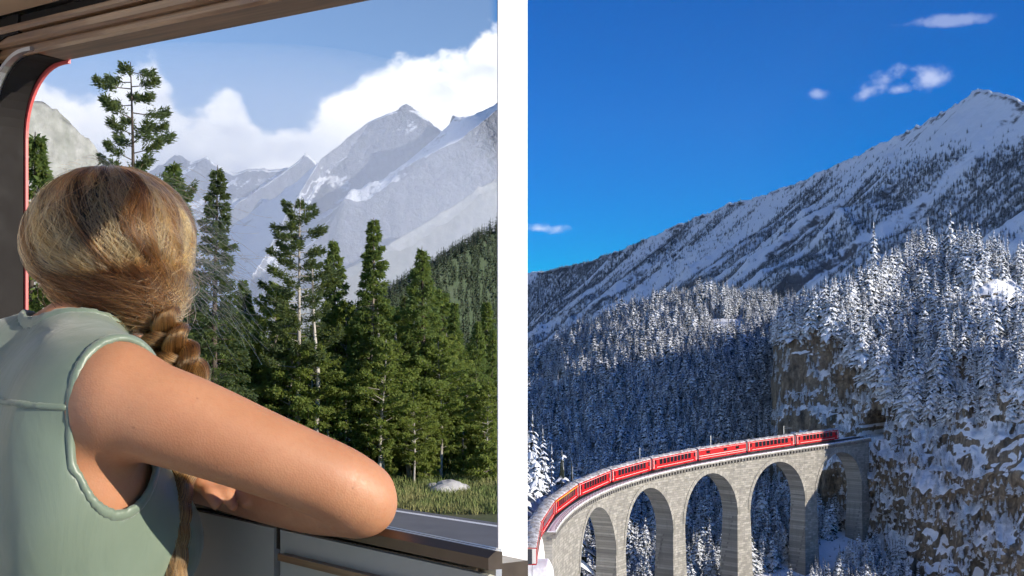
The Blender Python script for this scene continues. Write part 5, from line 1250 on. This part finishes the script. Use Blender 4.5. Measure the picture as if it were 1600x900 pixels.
def hair(root, inv):
    m = hair_mat(); r = np.random.default_rng(77); K = 18; T = np.linspace(0, 1, K)
    # directions are measured round the head: th 0 faces the camera, + to the right of the picture; ph is elevation
    base = A3(P(240, 484, 1.445)) - HC
    thb, phb, rb = math.atan2(base[0], -base[1]), math.atan2(base[2], math.hypot(base[0], base[1])), np.linalg.norm(base)
    def shell(th, ph):
        d = np.stack([np.sin(th) * np.cos(ph), -np.cos(th) * np.cos(ph), np.sin(ph)], -1)
        rad = np.array([0.0955, 0.107, 0.099]); R = 1 / np.linalg.norm(d / rad, axis=-1)
        R = R * (1 - 0.16 * sstep(0.1, -0.9, ph)) ; return d, R
    def paths(th0, ph0, depth, sweep, wob, phase, lag):
        n = len(th0); t = T[None]
        S = t ** lag[:, None]; Ph = ph0[:, None] + (phb - ph0[:, None]) * (t ** 0.80) - 0.22 * np.sin(math.pi * t ** 1.5) * sstep(0.2, -1.5, th0)[:, None]
        Th = th0[:, None] + (thb - th0[:, None]) * S + (wob[:, None] * np.sin(5.5 * t + phase[:, None])) * np.sin(math.pi * t)
        d, R = shell(Th, Ph); R = R * (depth[:, None] + sweep[:, None] * np.sin(math.pi * t ** 0.9))
        e = sstep(0.72, 1.0, t); R = R * (1 - e) + rb * e
        return HC + d * R[..., None]
    # clumps
    nc = 120; cth = r.uniform(-2.6, 2.5, nc); cph = np.where(r.uniform(0, 1, nc) < 0.55, r.uniform(0.9, 1.5, nc), r.uniform(-0.1, 1.0, nc)); cdep = r.uniform(0.86, 1.02, nc); csw = np.where(r.uniform(0, 1, nc) < 0.15, r.uniform(0.05, 0.10, nc), r.uniform(-0.03, 0.05, nc)); cw = r.normal(0, 0.16, nc); cp = r.uniform(0, 6.28, nc); clag = r.uniform(1.3, 2.6, nc)
    right = (cth > 0.75); csw = csw + right * 0.05
    guide = paths(cth, cph, cdep, csw, cw, cp, clag)
    ctint = np.clip(0.05 + 0.50 * sstep(0.1, 1.5, cth) + r.normal(0, 0.28, nc), 0.0, 0.95)  # clumps turn golder to the right: sunlight put into the tint
    n = 15000; ci = r.integers(0, nc, n)
    dth = r.normal(0, 0.11, n); lock = np.exp(-(dth / 0.10) ** 2)
    own = paths(cth[ci] + dth, np.clip(cph[ci] + r.normal(0, 0.12, n), -0.3, 1.56), np.clip(cdep[ci] - 0.03 + 0.05 * lock + r.normal(0, 0.010, n), 0.84, 1.06), csw[ci] + r.normal(0, 0.010, n), cw[ci] + r.normal(0, 0.03, n), cp[ci], np.clip(clag[ci] + r.normal(0, 0.15, n), 1.1, 3))
    w = (0.20 + 0.45 * T ** 0.9)[None, :, None]; pts = own * (1 - w) + guide[ci] * w + r.normal(0, 0.0011, (n, 1, 3)) * (1 + T[None, :, None])
    # braid root: end points spread over the gathered bundle
    sp = r.normal(0, 1, (n, 3)) * np.array([0.011, 0.011, 0.010]); pts = pts + sp[:, None] * (sstep(0.6, 1.0, T)[None, :, None])
    rad = 0.00030 * np.where(T < 0.9, 1, 1)
    curves_obj('hair', pts, rad, np.clip(ctint[ci] + 0.14 * (lock - 0.5) + r.normal(0, 0.15, n), 0, 1), m, root, inv)  # lock edges tinted darker, painting the shade between locks
    # loose strands lying over the back of the head
    n = 700; pts = paths(r.uniform(-1.5, 1.8, n), r.uniform(0.5, 1.5, n), r.uniform(1.0, 1.04, n), r.uniform(0.0, 0.07, n), r.normal(0, 0.32, n), r.uniform(0, 6.28, n), r.uniform(0.8, 2.4, n))
    cut = r.uniform(0.55, 1.0, n); idx = cut[:, None] * T[None] * (K - 1); i0 = np.clip(idx.astype(int), 0, K - 2); f = (idx - i0)[..., None]; pts = np.take_along_axis(pts, i0[..., None], 1) * (1 - f) + np.take_along_axis(pts, i0[..., None] + 1, 1) * f
    curves_obj('loose_hair', pts, 0.00030, r.uniform(0.6, 1.0, n), m, root, inv)
    # flyaways blown out of the window to the right
    n = 170; s0 = np.stack([P(px, py, d) for px, py, d in zip(r.uniform(262, 300, n), r.normal(395, 48, n), r.uniform(1.44, 1.56, n))]).astype(float); L = r.uniform(0.02, 0.085, n) * np.where(np.abs(s0[:, 2] - HC[2]) < 0.05, 1.2, 0.7); a = r.normal(0.25, 0.45, n)
    t = T[None]; dx = L[:, None] * t; dz = -L[:, None] * (np.sin(a)[:, None] * t + r.normal(0.35, 0.3, n)[:, None] * t ** 2) + 0.004 * np.sin(7 * t + r.uniform(0, 6, n)[:, None]) * t; dy = L[:, None] * t * r.normal(0.2, 0.4, n)[:, None]
    start = np.linspace(-0.05, 0, 5)
    pts = s0[:, None] + np.stack([dx, dy, dz], -1) + np.array([-0.012, 0, 0.012]) * (1 - t[..., None]) ** 2
    curves_obj('windblown_hair', pts, 0.00011, r.uniform(0.7, 1.0, n), m, root, inv)
    # fine fuzz over the crown
    n = 260; th = r.uniform(-2.2, 2.2, n); ph = r.uniform(0.2, 1.5, n); d, R = shell(th, ph); g = np.stack([np.cos(th), np.sin(th), -0.4 * np.ones(n)], -1) * r.choice([-1, 1], n)[:, None]
    pts = HC + d[:, None] * (R[:, None] * (0.99 + 0.05 * np.sin(math.pi * t)))[..., None] + g[:, None] * (0.035 * r.uniform(0.3, 1, n)[:, None] * t)[..., None]
    curves_obj('flyaway_hair', pts, 0.00010, r.uniform(0.5, 0.9, n), m, root, inv)
    # plait: three interwoven bundles, then a loose tail below the arm
    ctrl = np.array([A3(P(*q)) for q in ((226, 470, 1.455), (243, 500, 1.432), (258, 528, 1.420), (272, 556, 1.415), (285, 585, 1.42), (293, 620, 1.435), (292, 680, 1.45), (284, 740, 1.425), (279, 800, 1.40), (275, 860, 1.385), (272, 930, 1.375))])
    sc = np.linspace(0, 1, len(ctrl)); kk = 90; tt = np.linspace(0, 1, kk)
    cen = np.stack([np.interp(tt, sc, ctrl[:, c]) for c in range(3)], -1)
    for _ in range(6): cen[1:-1] = 0.5 * cen[1:-1] + 0.25 * (cen[2:] + cen[:-2])
    tan = np.gradient(cen, axis=0); tan /= np.linalg.norm(tan, axis=1)[:, None]; view = np.array([0, 1.0, 0]); sx = np.cross(tan, view); sx /= np.linalg.norm(sx, axis=1)[:, None]; dp = np.cross(sx, tan)
    s = np.concatenate([[0], np.cumsum(np.linalg.norm(np.diff(cen, axis=0), axis=1))]); per = 0.075; ends = sstep(0.62, 0.75, tt)
    for b in range(3):
        ph = 2 * math.pi * (s / per + b / 3); wd = 0.0165 * (1 - ends) + 0.004 * ends
        line = cen + sx * (np.sin(ph) * wd)[:, None] + dp * (np.sin(2 * ph) * 0.011 * (1 - ends))[:, None]
        n = 1500; rr = 0.0140 * np.sqrt(r.uniform(0, 1, n)); an = r.uniform(0, 6.28, n); tw = r.normal(0, 0.4, n)[:, None] + 0 * tt[None]
        o = (np.cos(an)[:, None] * rr[:, None])[..., None] * sx[None] * (1 - 0.35 * ends)[None, :, None] + (np.sin(an)[:, None] * rr[:, None])[..., None] * dp[None] * 0.8
        pts = line[None] + o + r.normal(0, 0.0007, (n, 1, 3)) + 0.0012 * np.sin(9 * tt[None, :, None] * r.uniform(0.5, 2, (n, 1, 1)) + r.uniform(0, 6, (n, 1, 3)))
        curves_obj('plait_strand', pts, 0.00030, np.clip(0.48 + r.normal(0, 0.16, n), 0, 1), m, root, inv)
    # dark under-layer so the scalp does not show
    nu, nv = 40, 24; ph = np.linspace(-0.55, 1.5, nv); th = np.linspace(-math.pi, math.pi, nu + 1)[:-1]; PH, TH = np.meshgrid(ph, th, indexing='ij'); d, R = shell(TH, PH)
    face = (d @ fH) > 0.55 + 0.3 * (PH > 0.5); V = HC + d * (R * np.where(face & (PH < 0.75), 0.55, 0.88))[..., None]
    link('hair_base', np_mesh('hair_base', V.reshape(-1, 3) - inv, grid_faces(nv, nu, True), True), plain('dark_hair_base', (0.05, 0.028, 0.016), 0.8, var=0.3, scale=60), root)
PERSON = person()
# ------------------------------------------------------------------ the air
def haze():
    x0, x1, y0, y1, z0, z1 = -9000, 2600, -300, 13600, -135, 2650
    mb = MB(); mb.box(((x0 + x1) / 2, (y0 + y1) / 2, (z0 + z1) / 2), (x1 - x0, y1 - y0, z1 - z0))
    m = bpy.data.materials.new('thin_haze'); m.use_nodes = True; t = NT(m.node_tree); t.n.clear()
    out = t.node('ShaderNodeOutputMaterial'); v = t.node('ShaderNodeVolumePrincipled', None, Color=(0.56, 0.77, 1.0, 1), Density=0.5e-5, Anisotropy=0.1)
    t.l.new(v.outputs[0], out.inputs['Volume'])
    o = mb.build('haze', m); tag(o, 'thin pale blue mountain haze', kind='stuff')
# mist lying in the glacier valley, a closed rounded bank
def mist():
    c = np.array([-1650.0, 5200.0, 420.0]); rad = np.array([1640.0, 1300.0, 760.0]); nu, nv = 40, 20; V = []
    se = lambda v, e: np.sign(v) * np.abs(v) ** e
    for ph in np.linspace(-math.pi / 2 + 0.02, math.pi / 2 - 0.02, nv):
        for th in np.linspace(0, 2 * math.pi, nu, endpoint=False):
            V.append(c + rad * np.array([se(math.cos(ph), 0.5) * se(math.cos(th), 0.35), se(math.cos(ph), 0.5) * se(math.sin(th), 0.35), se(math.sin(ph), 0.6)]))
    fs = [tuple(f) for f in grid_faces(nv, nu, True)] + [tuple(range(nu)), tuple(range((nv - 1) * nu, nv * nu))[::-1]]
    m = bpy.data.materials.new('valley_mist'); m.use_nodes = True; t = NT(m.node_tree); t.n.clear()
    out = t.node('ShaderNodeOutputMaterial'); v = t.node('ShaderNodeVolumePrincipled', None, Color=(0.84, 0.89, 1.0, 1), Density=3.8e-4, Anisotropy=0.1)
    t.l.new(v.outputs[0], out.inputs['Volume']); me = np_mesh('valley_mist', V, fs); bm = bmesh.new(); bm.from_mesh(me); bmesh.ops.recalc_face_normals(bm, faces=bm.faces); bm.to_mesh(me); bm.free()
    tag(link('valley_mist', me, m), 'pale mist hanging in the glacier valley', kind='stuff')
mist()
import os
if not os.environ.get('NOHAZE'): haze()
